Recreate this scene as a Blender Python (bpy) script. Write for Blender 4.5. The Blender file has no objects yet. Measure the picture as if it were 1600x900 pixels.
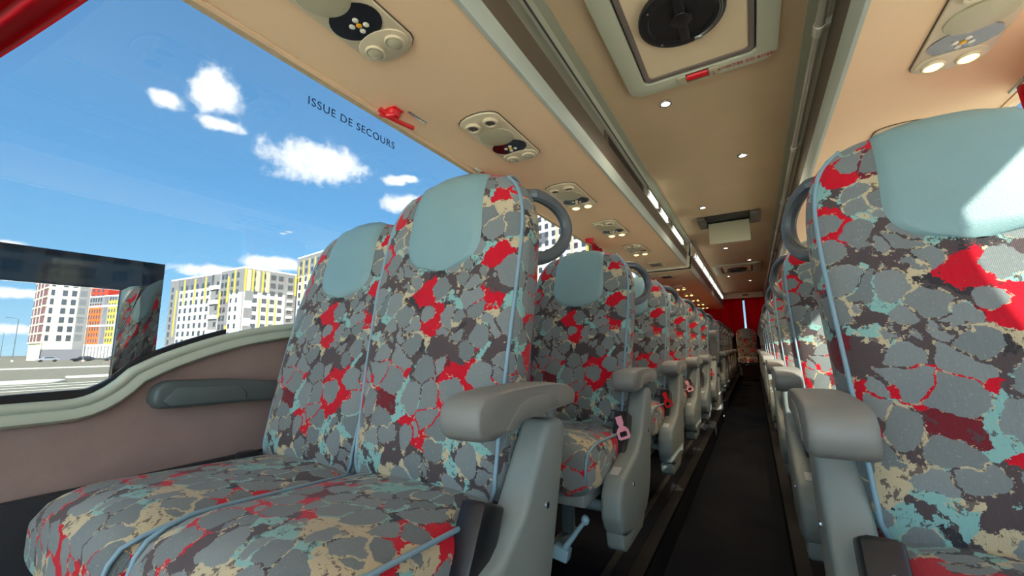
import bpy, bmesh, math, random
from mathutils import Vector, Matrix
random.seed(7)
PI = math.pi
sc = bpy.context.scene
COL = sc.collection

# ------------------------------------------------------------------ camera
cam = bpy.data.cameras.new('camera'); cam.sensor_width = 36.0; cam.lens = 14.4
cam.clip_start = 0.02; cam.clip_end = 3000
camo = bpy.data.objects.new('camera', cam); COL.objects.link(camo)
RT = Vector((0.863132, 0.504861, -0.010882)); DN = Vector((-0.082783, 0.120205, -0.989292)); FW = Vector((-0.498146, 0.854790, 0.145546))
mw = Matrix.Identity(4)
for i in range(3):
    mw[i][0] = RT[i]; mw[i][1] = -DN[i]; mw[i][2] = -FW[i]
mw[2][3] = 0.70
camo.matrix_world = mw
sc.camera = camo

# ------------------------------------------------------------------ exposure
sc.view_settings.view_transform = 'Standard'; sc.view_settings.look = 'None'
sc.view_settings.gamma = 1.0; sc.view_settings.use_curve_mapping = False
EXPO = 2.25
sc.view_settings.exposure = EXPO
sc.cycles.max_bounces = 10; sc.cycles.diffuse_bounces = 6; sc.cycles.glossy_bounces = 4
sc.cycles.transparent_max_bounces = 16; sc.cycles.sample_clamp_indirect = 6.0

# ------------------------------------------------------------------ node helpers
class NT:
    def __init__(s, tree):
        s.t = tree; s.n = tree.nodes; s.l = tree.links; s.n.clear()
    def new(s, kind, **kw):
        nd = s.n.new(kind)
        for k, v in kw.items():
            if k.startswith('i_'):
                nd.inputs[k[2:].replace('_', ' ')].default_value = v
            else:
                setattr(nd, k, v)
        return nd
    def link(s, a, b): s.l.new(a, b)
    def inp(s, sock, v):
        if hasattr(v, 'is_output'): s.l.new(v, sock)
        else: sock.default_value = v
    def math(s, op, a, b=0.0, c=0.0, clamp=False):
        nd = s.n.new('ShaderNodeMath'); nd.operation = op; nd.use_clamp = clamp
        s.inp(nd.inputs[0], a); s.inp(nd.inputs[1], b); s.inp(nd.inputs[2], c)
        return nd.outputs[0]
    def vmath(s, op, a, b=(0, 0, 0)):
        nd = s.n.new('ShaderNodeVectorMath'); nd.operation = op
        s.inp(nd.inputs[0], a)
        if op == 'SCALE': s.inp(nd.inputs[3], b)
        else: s.inp(nd.inputs[1], b)
        return nd.outputs['Value'] if op in ('DOT_PRODUCT', 'LENGTH') else nd.outputs['Vector']
    def mix(s, f, a, b):
        nd = s.n.new('ShaderNodeMix'); nd.data_type = 'RGBA'
        s.inp(nd.inputs[0], f)
        for sock, v in ((nd.inputs[6], a), (nd.inputs[7], b)):
            if not hasattr(v, 'is_output') and len(v) == 3: v = (*v, 1)
            s.inp(sock, v)
        return nd.outputs[2]
    def ramp(s, fac, stops, interp='LINEAR'):
        nd = s.n.new('ShaderNodeValToRGB'); cr = nd.color_ramp; cr.interpolation = interp
        while len(cr.elements) < len(stops): cr.elements.new(0.5)
        for e, (p, c) in zip(cr.elements, stops):
            e.position = p; e.color = (*c, 1) if len(c) == 3 else c
        s.inp(nd.inputs[0], fac); return nd.outputs[0]
    def smooth(s, v, lo, hi):
        nd = s.n.new('ShaderNodeMapRange'); nd.interpolation_type = 'SMOOTHSTEP'
        s.inp(nd.inputs[0], v); nd.inputs[1].default_value = lo; nd.inputs[2].default_value = hi
        return nd.outputs[0]
    def noise(s, vec, scale, detail=3.0, rough=0.5, out='Fac'):
        nd = s.n.new('ShaderNodeTexNoise'); s.l.new(vec, nd.inputs['Vector'])
        nd.inputs['Scale'].default_value = scale; nd.inputs['Detail'].default_value = detail
        nd.inputs['Roughness'].default_value = rough
        return nd.outputs[out]

# ------------------------------------------------------------------ world: blue sky with small cumulus
SKY_STRENGTH = 0.95
SUN_DIR = Vector((0.66 * math.cos(math.radians(35)), -0.75 * math.cos(math.radians(35)), math.sin(math.radians(35)))).normalized()
CLOUDS = [([-0.7728, 0.4942, 0.3981], .1185, .0538), ([-0.8174, 0.3237, 0.4765], .0488, .0515), ([-0.8566, 0.2712, 0.4389], .0331, .0211),
          ([-0.8342, 0.3518, 0.4247], .0461, .0161), ([-0.6635, 0.6702, 0.3324], .0734, .0261), ([-0.6736, 0.6343, 0.3795], .034, .0141),
          ([-0.8579, 0.4805, 0.1821], .073, .0189), ([-0.903, 0.4001, 0.1563], .1056, .0153), ([-0.9834, 0.156, 0.0932], .0398, .0119),
          ([-0.9772, 0.1312, 0.1666], .0317, .0097), ([-0.65, 0.6545, 0.3862], .0287, .0113), ([-0.9865, 0.1593, 0.0369], .0395, .0099),
          ([0.72, 0.55, 0.42], .12, .05), ([0.9, 0.1, 0.4], .14, .06), ([0.5, -0.8, 0.33], .12, .05), ([-0.3, -0.9, 0.3], .15, .06)]
world = bpy.data.worlds.new('sky'); sc.world = world; world.use_nodes = True
w = NT(world.node_tree)
tc = w.new('ShaderNodeTexCoord'); D = w.vmath('NORMALIZE', tc.outputs['Generated'])
sx = w.new('ShaderNodeSeparateXYZ'); w.link(D, sx.inputs[0])
base = w.ramp(w.math('MAXIMUM', sx.outputs[2], 0.0), [(0, (.46, .72, .88)), (.12, (.25, .56, .86)), (.30, (.155, .42, .78)), (.6, (.10, .30, .61)), (1, (.07, .23, .50))])
nz = w.noise(D, 26.0, 6.0, 0.6); nzb = w.noise(D, 9.0, 3.0, 0.5)
best = None
for c, ru, rv in CLOUDS:
    C = Vector(c).normalized(); U = C.cross(Vector((0, 0, 1))).normalized(); V = U.cross(C)
    u = w.math('DIVIDE', w.vmath('DOT_PRODUCT', D, tuple(U)), ru); v = w.math('DIVIDE', w.vmath('DOT_PRODUCT', D, tuple(V)), rv)
    e = w.math('SUBTRACT', 1.0, w.math('SQRT', w.math('ADD', w.math('MULTIPLY', u, u), w.math('MULTIPLY', v, v))))
    back = w.math('MULTIPLY', w.math('LESS_THAN', w.vmath('DOT_PRODUCT', D, tuple(C)), 0.0), -9.0)
    e = w.math('ADD', e, back)
    best = e if best is None else w.math('MAXIMUM', best, e)
best = w.math('MAXIMUM', best, -1.2)
cl = w.math('ADD', w.math('MULTIPLY', best, 1.7), w.math('MULTIPLY', w.math('SUBTRACT', nz, 0.5), 2.6))
cl = w.math('ADD', cl, w.math('MULTIPLY', w.math('SUBTRACT', nzb, 0.5), 0.8))
cm = w.smooth(cl, -0.02, 0.95)
shade = w.mix(w.smooth(w.noise(D, 40.0, 4.0), .35, .65), (.86, .88, .92), (1.0, 1.0, 1.0))
cg = w.vmath('DOT_PRODUCT', D, tuple(SUN_DIR)); gam = w.math('ARCCOSINE', cg)
aur = w.math('MULTIPLY', w.math('EXPONENT', w.math('MULTIPLY', gam, -3.0)), 8.0)        # CIE clear sky: circumsolar term
fsky = w.math('MULTIPLY', w.math('ADD', .91, w.math('MULTIPLY', w.math('MULTIPLY', cg, cg), .45)), .80)
clear = w.vmath('ADD', w.vmath('SCALE', base, fsky), w.vmath('SCALE', (.62, .70, .78), w.math('MULTIPLY', aur, .62)))
skyc = w.mix(w.math('MULTIPLY', cm, .93), clear, shade)
bg = w.new('ShaderNodeBackground'); w.link(skyc, bg.inputs[0]); bg.inputs[1].default_value = SKY_STRENGTH
wo = w.new('ShaderNodeOutputWorld'); w.link(bg.outputs[0], wo.inputs[0])

# ------------------------------------------------------------------ sun (front right of the bus)
sd = bpy.data.lights.new('sun', 'SUN'); sd.energy = 6.5; sd.angle = 0.009; sd.color = (1.0, .96, .88)
so = bpy.data.objects.new('sun', sd); COL.objects.link(so)
so.rotation_euler = SUN_DIR.to_track_quat('Z', 'Y').to_euler(); so.location = (20, -20, 30)

# ------------------------------------------------------------------ materials
MATS = {}
def srgb(r, g, b):
    f = lambda c: c / 12.92 if c <= .04045 else ((c + .055) / 1.055) ** 2.4
    return (f(r / 255), f(g / 255), f(b / 255))
def mat(name, col, rough=.6, metal=0.0, bump=0.0, bscale=300.0, var=0.0, vscale=8.0, spec=0.5, emit=None, estr=0.0, sheen=0.0, coat=0.0):
    if name in MATS: return MATS[name]
    m = bpy.data.materials.new(name); m.use_nodes = True; n = NT(m.node_tree)
    p = n.new('ShaderNodeBsdfPrincipled'); o = n.new('ShaderNodeOutputMaterial'); n.link(p.outputs[0], o.inputs[0])
    p.inputs['Roughness'].default_value = rough; p.inputs['Metallic'].default_value = metal
    p.inputs['Specular IOR Level'].default_value = spec
    if sheen: p.inputs['Sheen Weight'].default_value = sheen
    if coat: p.inputs['Coat Weight'].default_value = coat
    tcn = n.new('ShaderNodeTexCoord')
    if var > 0:
        f = n.noise(tcn.outputs['Object'], vscale, 5.0, .6)
        c = n.mix(f, tuple(x * (1 - var) for x in col), tuple(min(1, x * (1 + var)) for x in col)); n.link(c, p.inputs['Base Color'])
    else: p.inputs['Base Color'].default_value = (*col, 1)
    if bump > 0:
        b = n.new('ShaderNodeBump'); b.inputs['Strength'].default_value = bump; b.inputs['Distance'].default_value = .002
        n.link(n.noise(tcn.outputs['Object'], bscale, 2.0), b.inputs['Height']); n.link(b.outputs[0], p.inputs['Normal'])
    if emit:
        p.inputs['Emission Color'].default_value = (*emit, 1); p.inputs['Emission Strength'].default_value = estr
    MATS[name] = m; return m

def fabric_mat():
    m = bpy.data.materials.new('moquette_fabric'); m.use_nodes = True; n = NT(m.node_tree)
    p = n.new('ShaderNodeBsdfPrincipled'); o = n.new('ShaderNodeOutputMaterial'); n.link(p.outputs[0], o.inputs[0])
    p.inputs['Roughness'].default_value = .9; p.inputs['Specular IOR Level'].default_value = .2; p.inputs['Sheen Weight'].default_value = .12
    tcn = n.new('ShaderNodeTexCoord'); co = tcn.outputs['Object']
    w1 = n.vmath('SCALE', n.vmath('SUBTRACT', n.noise(co, 17, 2.5, .55, 'Color'), (.5, .5, .5)), .050)
    w2 = n.vmath('SCALE', n.vmath('SUBTRACT', n.noise(co, 120, 3.0, .65, 'Color'), (.5, .5, .5)), .016)
    c1 = n.vmath('ADD', co, w1); c2 = n.vmath('ADD', c1, w2)
    ve = n.new('ShaderNodeTexVoronoi', feature='DISTANCE_TO_EDGE'); n.link(c1, ve.inputs['Vector']); ve.inputs['Scale'].default_value = 17.5
    vc = n.new('ShaderNodeTexVoronoi', feature='F1'); n.link(c1, vc.inputs['Vector']); vc.inputs['Scale'].default_value = 17.5
    sv = n.new('ShaderNodeSeparateColor'); n.link(vc.outputs['Color'], sv.inputs[0])
    rad = n.math('ADD', n.math('MULTIPLY', sv.outputs[1], .27), .415)
    jag = n.math('MULTIPLY', n.math('SUBTRACT', n.noise(co, 150, 3.0, .7), .5), .13)
    d = n.math('ADD', n.math('MINIMUM', n.math('SUBTRACT', ve.outputs['Distance'], .03), n.math('SUBTRACT', rad, vc.outputs['Distance'])), jag)
    peb = n.smooth(d, -.003, .008)
    # colour of the gaps: ragged patches, brown ground with teal, beige and red
    c3 = n.vmath('ADD', n.vmath('ADD', co, n.vmath('SCALE', w1, .9)), n.vmath('SCALE', w2, 1.3))
    vp = n.new('ShaderNodeTexVoronoi', feature='F1'); n.link(c3, vp.inputs['Vector']); vp.inputs['Scale'].default_value = 15.0
    sr = n.new('ShaderNodeSeparateColor'); n.link(vp.outputs['Color'], sr.inputs[0])
    vq = n.new('ShaderNodeTexVoronoi', feature='F1'); n.link(n.vmath('ADD', c3, (3.1, 1.7, 5.3)), vq.inputs['Vector']); vq.inputs['Scale'].default_value = 36.0
    sq = n.new('ShaderNodeSeparateColor'); n.link(vq.outputs['Color'], sq.inputs[0])
    brown = srgb(82, 71, 70); red = (.56, .005, .018); beige = srgb(190, 174, 138); teal = srgb(132, 176, 166); maroon = srgb(112, 34, 40); dark = srgb(56, 54, 54)
    small = n.ramp(sq.outputs[0], [(0, brown), (.34, teal), (.62, beige), (.80, brown), (.93, dark)], 'CONSTANT')
    big = n.ramp(sr.outputs[0], [(0, red), (.30, beige), (.40, brown), (.49, maroon), (.55, teal)], 'CONSTANT')
    usebig = n.math('LESS_THAN', sr.outputs[0], .61)
    gap = n.mix(usebig, small, big)
    fl = n.smooth(n.noise(c2, 70, 3.0, .7), .57, .59)
    notred = n.math('SUBTRACT', 1.0, n.math('MULTIPLY', n.math('LESS_THAN', sr.outputs[0], .30), .9))
    gap = n.mix(n.math('MULTIPLY', n.math('MULTIPLY', fl, .85), notred), gap, brown)
    # beige fringe around some pebbles
    fr = n.math('MULTIPLY', n.smooth(d, -.060, -.045), n.smooth(n.noise(co, 95, 3.0, .7), .55, .58))
    gap = n.mix(n.math('MULTIPLY', fr, .8), gap, beige)
    grey = n.mix(sv.outputs[0], srgb(112, 118, 115), srgb(130, 136, 132))
    sp = n.smooth(n.noise(co, 260, 2.0, .6), .63, .67)
    grey = n.mix(n.math('MULTIPLY', sp, .3), grey, srgb(165, 170, 164))
    colr = n.mix(peb, gap, grey)
    n.link(colr, p.inputs['Base Color'])
    b = n.new('ShaderNodeBump'); b.inputs['Strength'].default_value = .35; b.inputs['Distance'].default_value = .0012
    wv = n.new('ShaderNodeTexWave'); n.link(co, wv.inputs['Vector']); wv.inputs['Scale'].default_value = 150; wv.inputs['Distortion'].default_value = 1.5
    n.link(n.math('ADD', wv.outputs['Fac'], n.noise(co, 420, 2.0)), b.inputs['Height']); n.link(b.outputs[0], p.inputs['Normal'])
    return m
FAB = fabric_mat()

def glass_mat(name, tint, gloss=.045, rough=0.0):
    m = bpy.data.materials.new(name); m.use_nodes = True; n = NT(m.node_tree)
    t = n.new('ShaderNodeBsdfTransparent'); t.inputs[0].default_value = (*tint, 1)
    g = n.new('ShaderNodeBsdfGlossy'); g.inputs['Roughness'].default_value = rough; g.inputs[0].default_value = (1, 1, 1, 1)
    ge = n.new('ShaderNodeNewGeometry')
    ca = n.math('ABSOLUTE', n.vmath('DOT_PRODUCT', ge.outputs['Normal'], ge.outputs['Incoming']))
    fr = n.math('ADD', gloss, n.math('MULTIPLY', n.math('POWER', n.math('SUBTRACT', 1.0, ca, clamp=True), 5.0), .9 - gloss), clamp=True)
    mx = n.new('ShaderNodeMixShader'); n.link(fr, mx.inputs[0])
    n.link(t.outputs[0], mx.inputs[1]); n.link(g.outputs[0], mx.inputs[2])
    o = n.new('ShaderNodeOutputMaterial'); n.link(mx.outputs[0], o.inputs[0]); return m
GLASS = glass_mat('window_glass', (.535, .548, .548))
GLASS_CLEAR = glass_mat('windscreen_glass', (.96, .97, .97))
GLASS_DARK = glass_mat('smoked_glass', (.13, .135, .14), .22)

def emis(name, col, strength):
    if name in MATS: return MATS[name]
    m = bpy.data.materials.new(name); m.use_nodes = True; n = NT(m.node_tree)
    e = n.new('ShaderNodeEmission'); e.inputs[0].default_value = (*col, 1); e.inputs[1].default_value = strength
    o = n.new('ShaderNodeOutputMaterial'); n.link(e.outputs[0], o.inputs[0]); MATS[name] = m; return m

LEATHER = mat('teal_leatherette', srgb(124, 156, 154), .42, bump=.25, bscale=500, var=.06, vscale=9)
PIPE = mat('pale_blue_piping', srgb(126, 156, 166), .45)
ARM = mat('armrest_grey_plastic', srgb(126, 125, 117), .48, bump=.15, bscale=900, var=.05)
SHELL = mat('shell_grey_plastic', srgb(130, 138, 131), .45, bump=.15, bscale=900, var=.04)
BLACKP = mat('black_plastic', (.012, .012, .014), .35, bump=.08, bscale=600)
BELT = mat('belt_webbing', (.022, .022, .024), .75, bump=.3, bscale=900)
PINK = mat('pink_plastic', srgb(250, 170, 185), .4); REDP = mat('red_plastic', (.75, .012, .02), .32)
STEEL = mat('painted_steel', srgb(92, 108, 110), .4); LEVER = mat('pale_blue_lever', srgb(165, 205, 215), .35)
CHROME = mat('chrome', (.75, .75, .74), .18, 1.0); ALU = mat('brushed_aluminium', (.52, .52, .48), .3, .9)
SUEDE = mat('beige_suede', srgb(250, 214, 170), .85, bump=.12, bscale=600, var=.05, vscale=4)
CEIL = mat('ceiling_suede', srgb(206, 180, 142), .9, bump=.15, bscale=500, var=.09, vscale=3)
PSUM = mat('beige_plastic', srgb(216, 202, 168), .42); PSUD = mat('beige_plastic_disc', srgb(190, 184, 150), .5)
SILVER = mat('silver_trim', srgb(190, 198, 184), .4, .1); DARKT = mat('dark_trim', srgb(98, 86, 72), .5)
GREENG = mat('green_grey_trim', srgb(164, 166, 142), .42, .15); SILL = mat('sill_moulding', srgb(178, 188, 168), .38)
WALLF = mat('wall_carpet', srgb(148, 126, 116), .95, bump=.3, bscale=500, var=.14, vscale=12)
CARPET = mat('aisle_carpet', (.012, .0125, .015), .95, spec=.05, bump=.6, bscale=700, var=.5, vscale=160)
TRACK = mat('floor_track', srgb(46, 44, 40), .7, spec=.2); KERB = mat('platform_edge', srgb(34, 32, 30), .8, spec=.1, var=.1)
def curtain_mat():
    m = bpy.data.materials.new('red_curtain'); m.use_nodes = True; n = NT(m.node_tree)
    p = n.new('ShaderNodeBsdfPrincipled'); p.inputs['Roughness'].default_value = .85; p.inputs['Specular IOR Level'].default_value = .15; p.inputs['Sheen Weight'].default_value = .2
    t = n.new('ShaderNodeTexCoord'); c = n.mix(n.noise(t.outputs['Object'], 60, 3.0), srgb(186, 14, 34), srgb(206, 22, 44)); n.link(c, p.inputs['Base Color'])
    tr = n.new('ShaderNodeBsdfTranslucent'); tr.inputs[0].default_value = (.75, .01, .03, 1)
    mx = n.new('ShaderNodeMixShader'); mx.inputs[0].default_value = .38; n.link(p.outputs[0], mx.inputs[1]); n.link(tr.outputs[0], mx.inputs[2])
    o = n.new('ShaderNodeOutputMaterial'); n.link(mx.outputs[0], o.inputs[0]); return m
CURT = curtain_mat()
RUBBER = mat('black_rubber', (.012, .012, .013), .5); BODYP = mat('body_panel', srgb(215, 215, 210), .5)
HATCHF = mat('hatch_frame', srgb(196, 198, 170), .42); HATCHP = mat('hatch_panel', srgb(245, 222, 180), .8, var=.05, vscale=5)
GREYT = mat('grey_gasket', srgb(120, 108, 100), .5)
WHITEB = mat('white_button', srgb(240, 236, 215), .3, coat=.5); YELB = mat('yellow_button', srgb(245, 180, 20), .3, coat=.5)
SMOKE = mat('smoky_panel', (.012, .008, .010), .12, coat=.6)
LENS_OFF = mat('lamp_lens', srgb(178, 172, 140), .15, coat=.8)
LENS_ON = emis('lit_lamp_lens', (1.0, .62, .16), 1.6); SPOT_ON = emis('lit_spot_lens', (1.0, .95, .85), 3.0)
RED_TXT = mat('red_print', srgb(190, 50, 40), .6); BLUE_TXT = mat('navy_print', srgb(28, 52, 96), .6)
GRILLE = mat('dark_grille', srgb(52, 50, 44), .5)

# ------------------------------------------------------------------ mesh builder
class G:
    def __init__(s): s.v = []; s.f = []
    def add(s, vs, fs):
        o = len(s.v); s.v += [tuple(v) for v in vs]; s.f += [tuple(i + o for i in f) for f in fs]; return s
    def box(s, x0, x1, y0, y1, z0, z1):
        return s.add([(x0, y0, z0), (x1, y0, z0), (x1, y1, z0), (x0, y1, z0), (x0, y0, z1), (x1, y0, z1), (x1, y1, z1), (x0, y1, z1)],
                     [(0, 3, 2, 1), (4, 5, 6, 7), (0, 1, 5, 4), (1, 2, 6, 5), (2, 3, 7, 6), (3, 0, 4, 7)])
    def prism(s, pts, axis, a, b):
        """pts: 2-D polygon; axis 'x': (y,z), 'y': (x,z), 'z': (x,y)"""
        def P(q, t): return {'x': (t, q[0], q[1]), 'y': (q[0], t, q[1]), 'z': (q[0], q[1], t)}[axis]
        n = len(pts); vs = [P(q, a) for q in pts] + [P(q, b) for q in pts]
        fs = [(i, (i + 1) % n, n + (i + 1) % n, n + i) for i in range(n)] + [tuple(range(n))[::-1], tuple(range(n, 2 * n))]
        return s.add(vs, fs)
    def loft(s, rings, cap=True, closed=True):
        n = len(rings[0]); vs = [p for r in rings for p in r]; fs = []
        m = n if closed else n - 1
        for k in range(len(rings) - 1):
            for i in range(m):
                fs.append((k * n + i, k * n + (i + 1) % n, (k + 1) * n + (i + 1) % n, (k + 1) * n + i))
        if cap and closed:
            fs.append(tuple(range(n))[::-1]); fs.append(tuple((len(rings) - 1) * n + i for i in range(n)))
        return s.add(vs, fs)
    def tube(s, path, r, seg=8, closed=False, cap=True):
        P = [Vector(p) for p in path]; n = len(P); rings = []
        prev = None
        for i in range(n):
            if closed: t = P[(i + 1) % n] - P[i - 1]
            else: t = P[min(i + 1, n - 1)] - P[max(i - 1, 0)]
            t.normalize()
            if prev is None:
                a = Vector((0, 0, 1)) if abs(t.z) < .9 else Vector((1, 0, 0))
                u = t.cross(a).normalized()
            else:
                u = (prev - t * prev.dot(t)).normalized()
            prev = u; v = t.cross(u)
            rr = r[i] if isinstance(r, (list, tuple)) else r
            rings.append([P[i] + u * rr * math.cos(2 * PI * k / seg) + v * rr * math.sin(2 * PI * k / seg) for k in range(seg)])
        if closed: rings.append(rings[0]); return s.loft(rings, cap=False)
        return s.loft(rings, cap=cap)
    def cyl(s, p0, p1, r, seg=16): return s.tube([p0, p1], r, seg)
    def disc(s, c, rx, ry, z0, z1, seg=28):   # elliptic puck, z axis
        pts = [(c[0] + rx * math.cos(2 * PI * k / seg), c[1] + ry * math.sin(2 * PI * k / seg)) for k in range(seg)]
        return s.prism(pts, 'z', z0, z1)
    def ring(s, c, r0, r1, z0, z1, seg=28, e=1.0):
        prof = [(r0, z0), (r1, z0), (r1, z1), (r0, z1)]; rings = []
        for k in range(seg + 1):
            a = 2 * PI * k / seg
            rings.append([(c[0] + q[0] * math.cos(a), c[1] + e * q[0] * math.sin(a), q[1]) for q in prof])
        return s.loft(rings, cap=False)
    def grid(s, fn, nu, nv):
        vs = [fn(i / nu, j / nv) for j in range(nv + 1) for i in range(nu + 1)]
        fs = [(j * (nu + 1) + i, j * (nu + 1) + i + 1, (j + 1) * (nu + 1) + i + 1, (j + 1) * (nu + 1) + i) for j in range(nv) for i in range(nu)]
        return s.add(vs, fs)
    def mesh(s, name, m, bevel=0.0, seg=2, ang=.6, solid=0.0):
        me = bpy.data.meshes.new(name); me.from_pydata(s.v, [], s.f)
        bm = bmesh.new(); bm.from_mesh(me)
        bmesh.ops.remove_doubles(bm, verts=bm.verts, dist=1e-6)
        bmesh.ops.recalc_face_normals(bm, faces=bm.faces)
        if bevel > 0:
            es = [e for e in bm.edges if len(e.link_faces) == 2 and e.calc_face_angle(0) > .5]
            bmesh.ops.bevel(bm, geom=es, offset=bevel, segments=seg, affect='EDGES', profile=.5, clamp_overlap=True)
        if solid:
            bmesh.ops.solidify(bm, geom=bm.faces[:], thickness=solid)
        bm.to_mesh(me); bm.free()
        me.polygons.foreach_set('use_smooth', [True] * len(me.polygons)); me.set_sharp_from_angle(angle=ang)
        me.materials.append(m); me.update(); return me

def link(name, me, parent=None, loc=None, label=None):
    o = bpy.data.objects.new(name, me); COL.objects.link(o)
    if parent: o.parent = parent
    if loc: o.location = loc
    if label: o['label'] = label
    return o
def part(name, g, m, parent, bevel=0.0, label=None, **kw): return link(name, g.mesh(name, m, bevel, **kw), parent, label=label)
def tag(o, label, cat, group=None):
    o['label'] = label; o['category'] = cat
    if group: o['group'] = group
    return o
def thing(name, loc, label, cat, group=None, rz=0.0):
    o = bpy.data.objects.new(name, None); COL.objects.link(o); o.location = loc; o.rotation_euler = (0, 0, rz); o.empty_display_size = .05
    return tag(o, label, cat, group)
def struct(name, g, m, bevel=0.0, parent=None, label=None, cat=None, **kw):
    o = link(name, g.mesh(name, m, bevel, **kw), parent)
    if parent is None: o['kind'] = 'structure'
    if label: o['label'] = label
    if cat: o['category'] = cat
    return o
def copy_tree(o, parent=None):
    c = o.copy(); COL.objects.link(c); c.parent = parent
    for ch in [k for k in COL.objects if k.parent == o]: copy_tree(ch, c)
    return c
def text_mesh(s, size, m, name, align='CENTER'):
    cu = bpy.data.curves.new(name, 'FONT'); cu.body = s; cu.size = size; cu.align_x = align; cu.align_y = 'CENTER'; cu.extrude = .0006; cu.space_character = 1.12
    to = bpy.data.objects.new(name + '_tmp', cu); COL.objects.link(to)
    dg = bpy.context.evaluated_depsgraph_get(); dg.update()
    me = bpy.data.meshes.new_from_object(to.evaluated_get(dg)); me.name = name
    bpy.data.objects.remove(to); me.materials.clear(); me.materials.append(m); return me
def frame_mat(loc, right, up):
    r = Vector(right).normalized(); u = Vector(up).normalized(); n = r.cross(u); M = Matrix.Identity(4)
    for i in range(3): M[i][0] = r[i]; M[i][1] = u[i]; M[i][2] = n[i]; M[i][3] = loc[i]
    return M

# ------------------------------------------------------------------ bus shell
WL, WR, XC = -1.33, 1.034, -0.148
PZ, CZ, FZ = 1.735, 2.05, -0.12          # rack underside, ceiling, aisle floor
Y0, Y1 = -2.4, 12.5
PE_L, PE_R = -0.352, 0.056
DOOR0, DOOR1 = 5.22, 6.06

struct('floor', G().box(PE_L - .02, PE_R + .02, Y0, Y1, FZ - .06, FZ), CARPET, label='black carpet of the sunken aisle floor')
struct('floor_platform_left', G().box(WL, PE_L, -.9, DOOR0, FZ - .06, 0).box(WL, PE_L, DOOR1, Y1, FZ - .06, 0), CARPET, label='raised black seat platform under the left seats')
struct('floor_platform_right', G().box(PE_R, WR, -.9, Y1, FZ - .06, 0), CARPET, label='raised black seat platform under the right seats')
struct('floor_front', G().box(WL, PE_L - .02, Y0, -.9, FZ - .3, FZ - .2).box(PE_R + .02, WR, Y0, -.9, FZ - .3, FZ - .2), CARPET)
struct('floor_stairwell', G().box(WL, PE_L - .02, DOOR0, DOOR1, -.62, -.55).box(WL + .5, PE_L - .02, DOOR0, DOOR1, -.55, -.33), CARPET)
# metal seat rails and the edge strips of the platform
for k, (a, b, m, lb) in enumerate([(-.352, -.395, KERB, 'ribbed edge strip along the left platform'), (-.445, -.468, TRACK, 'metal seat rail on the left platform')]):
    for seg, (ya, yb) in enumerate([(-.9, DOOR0), (DOOR1, Y1 - .3)]):
        struct('trim_%d' % (k * 2 + seg + 1), G().box(b, a, ya, yb, -.01, .008), m, .003, label=lb)
struct('trim_5', G().box(.056, .099, -.9, Y1 - .3, -.01, .008), KERB, .003, label='ribbed edge strip along the right platform')
struct('trim_6', G().box(.149, .172, -.9, Y1 - .3, -.01, .008), TRACK, .003, label='metal seat rail on the right platform')

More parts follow.
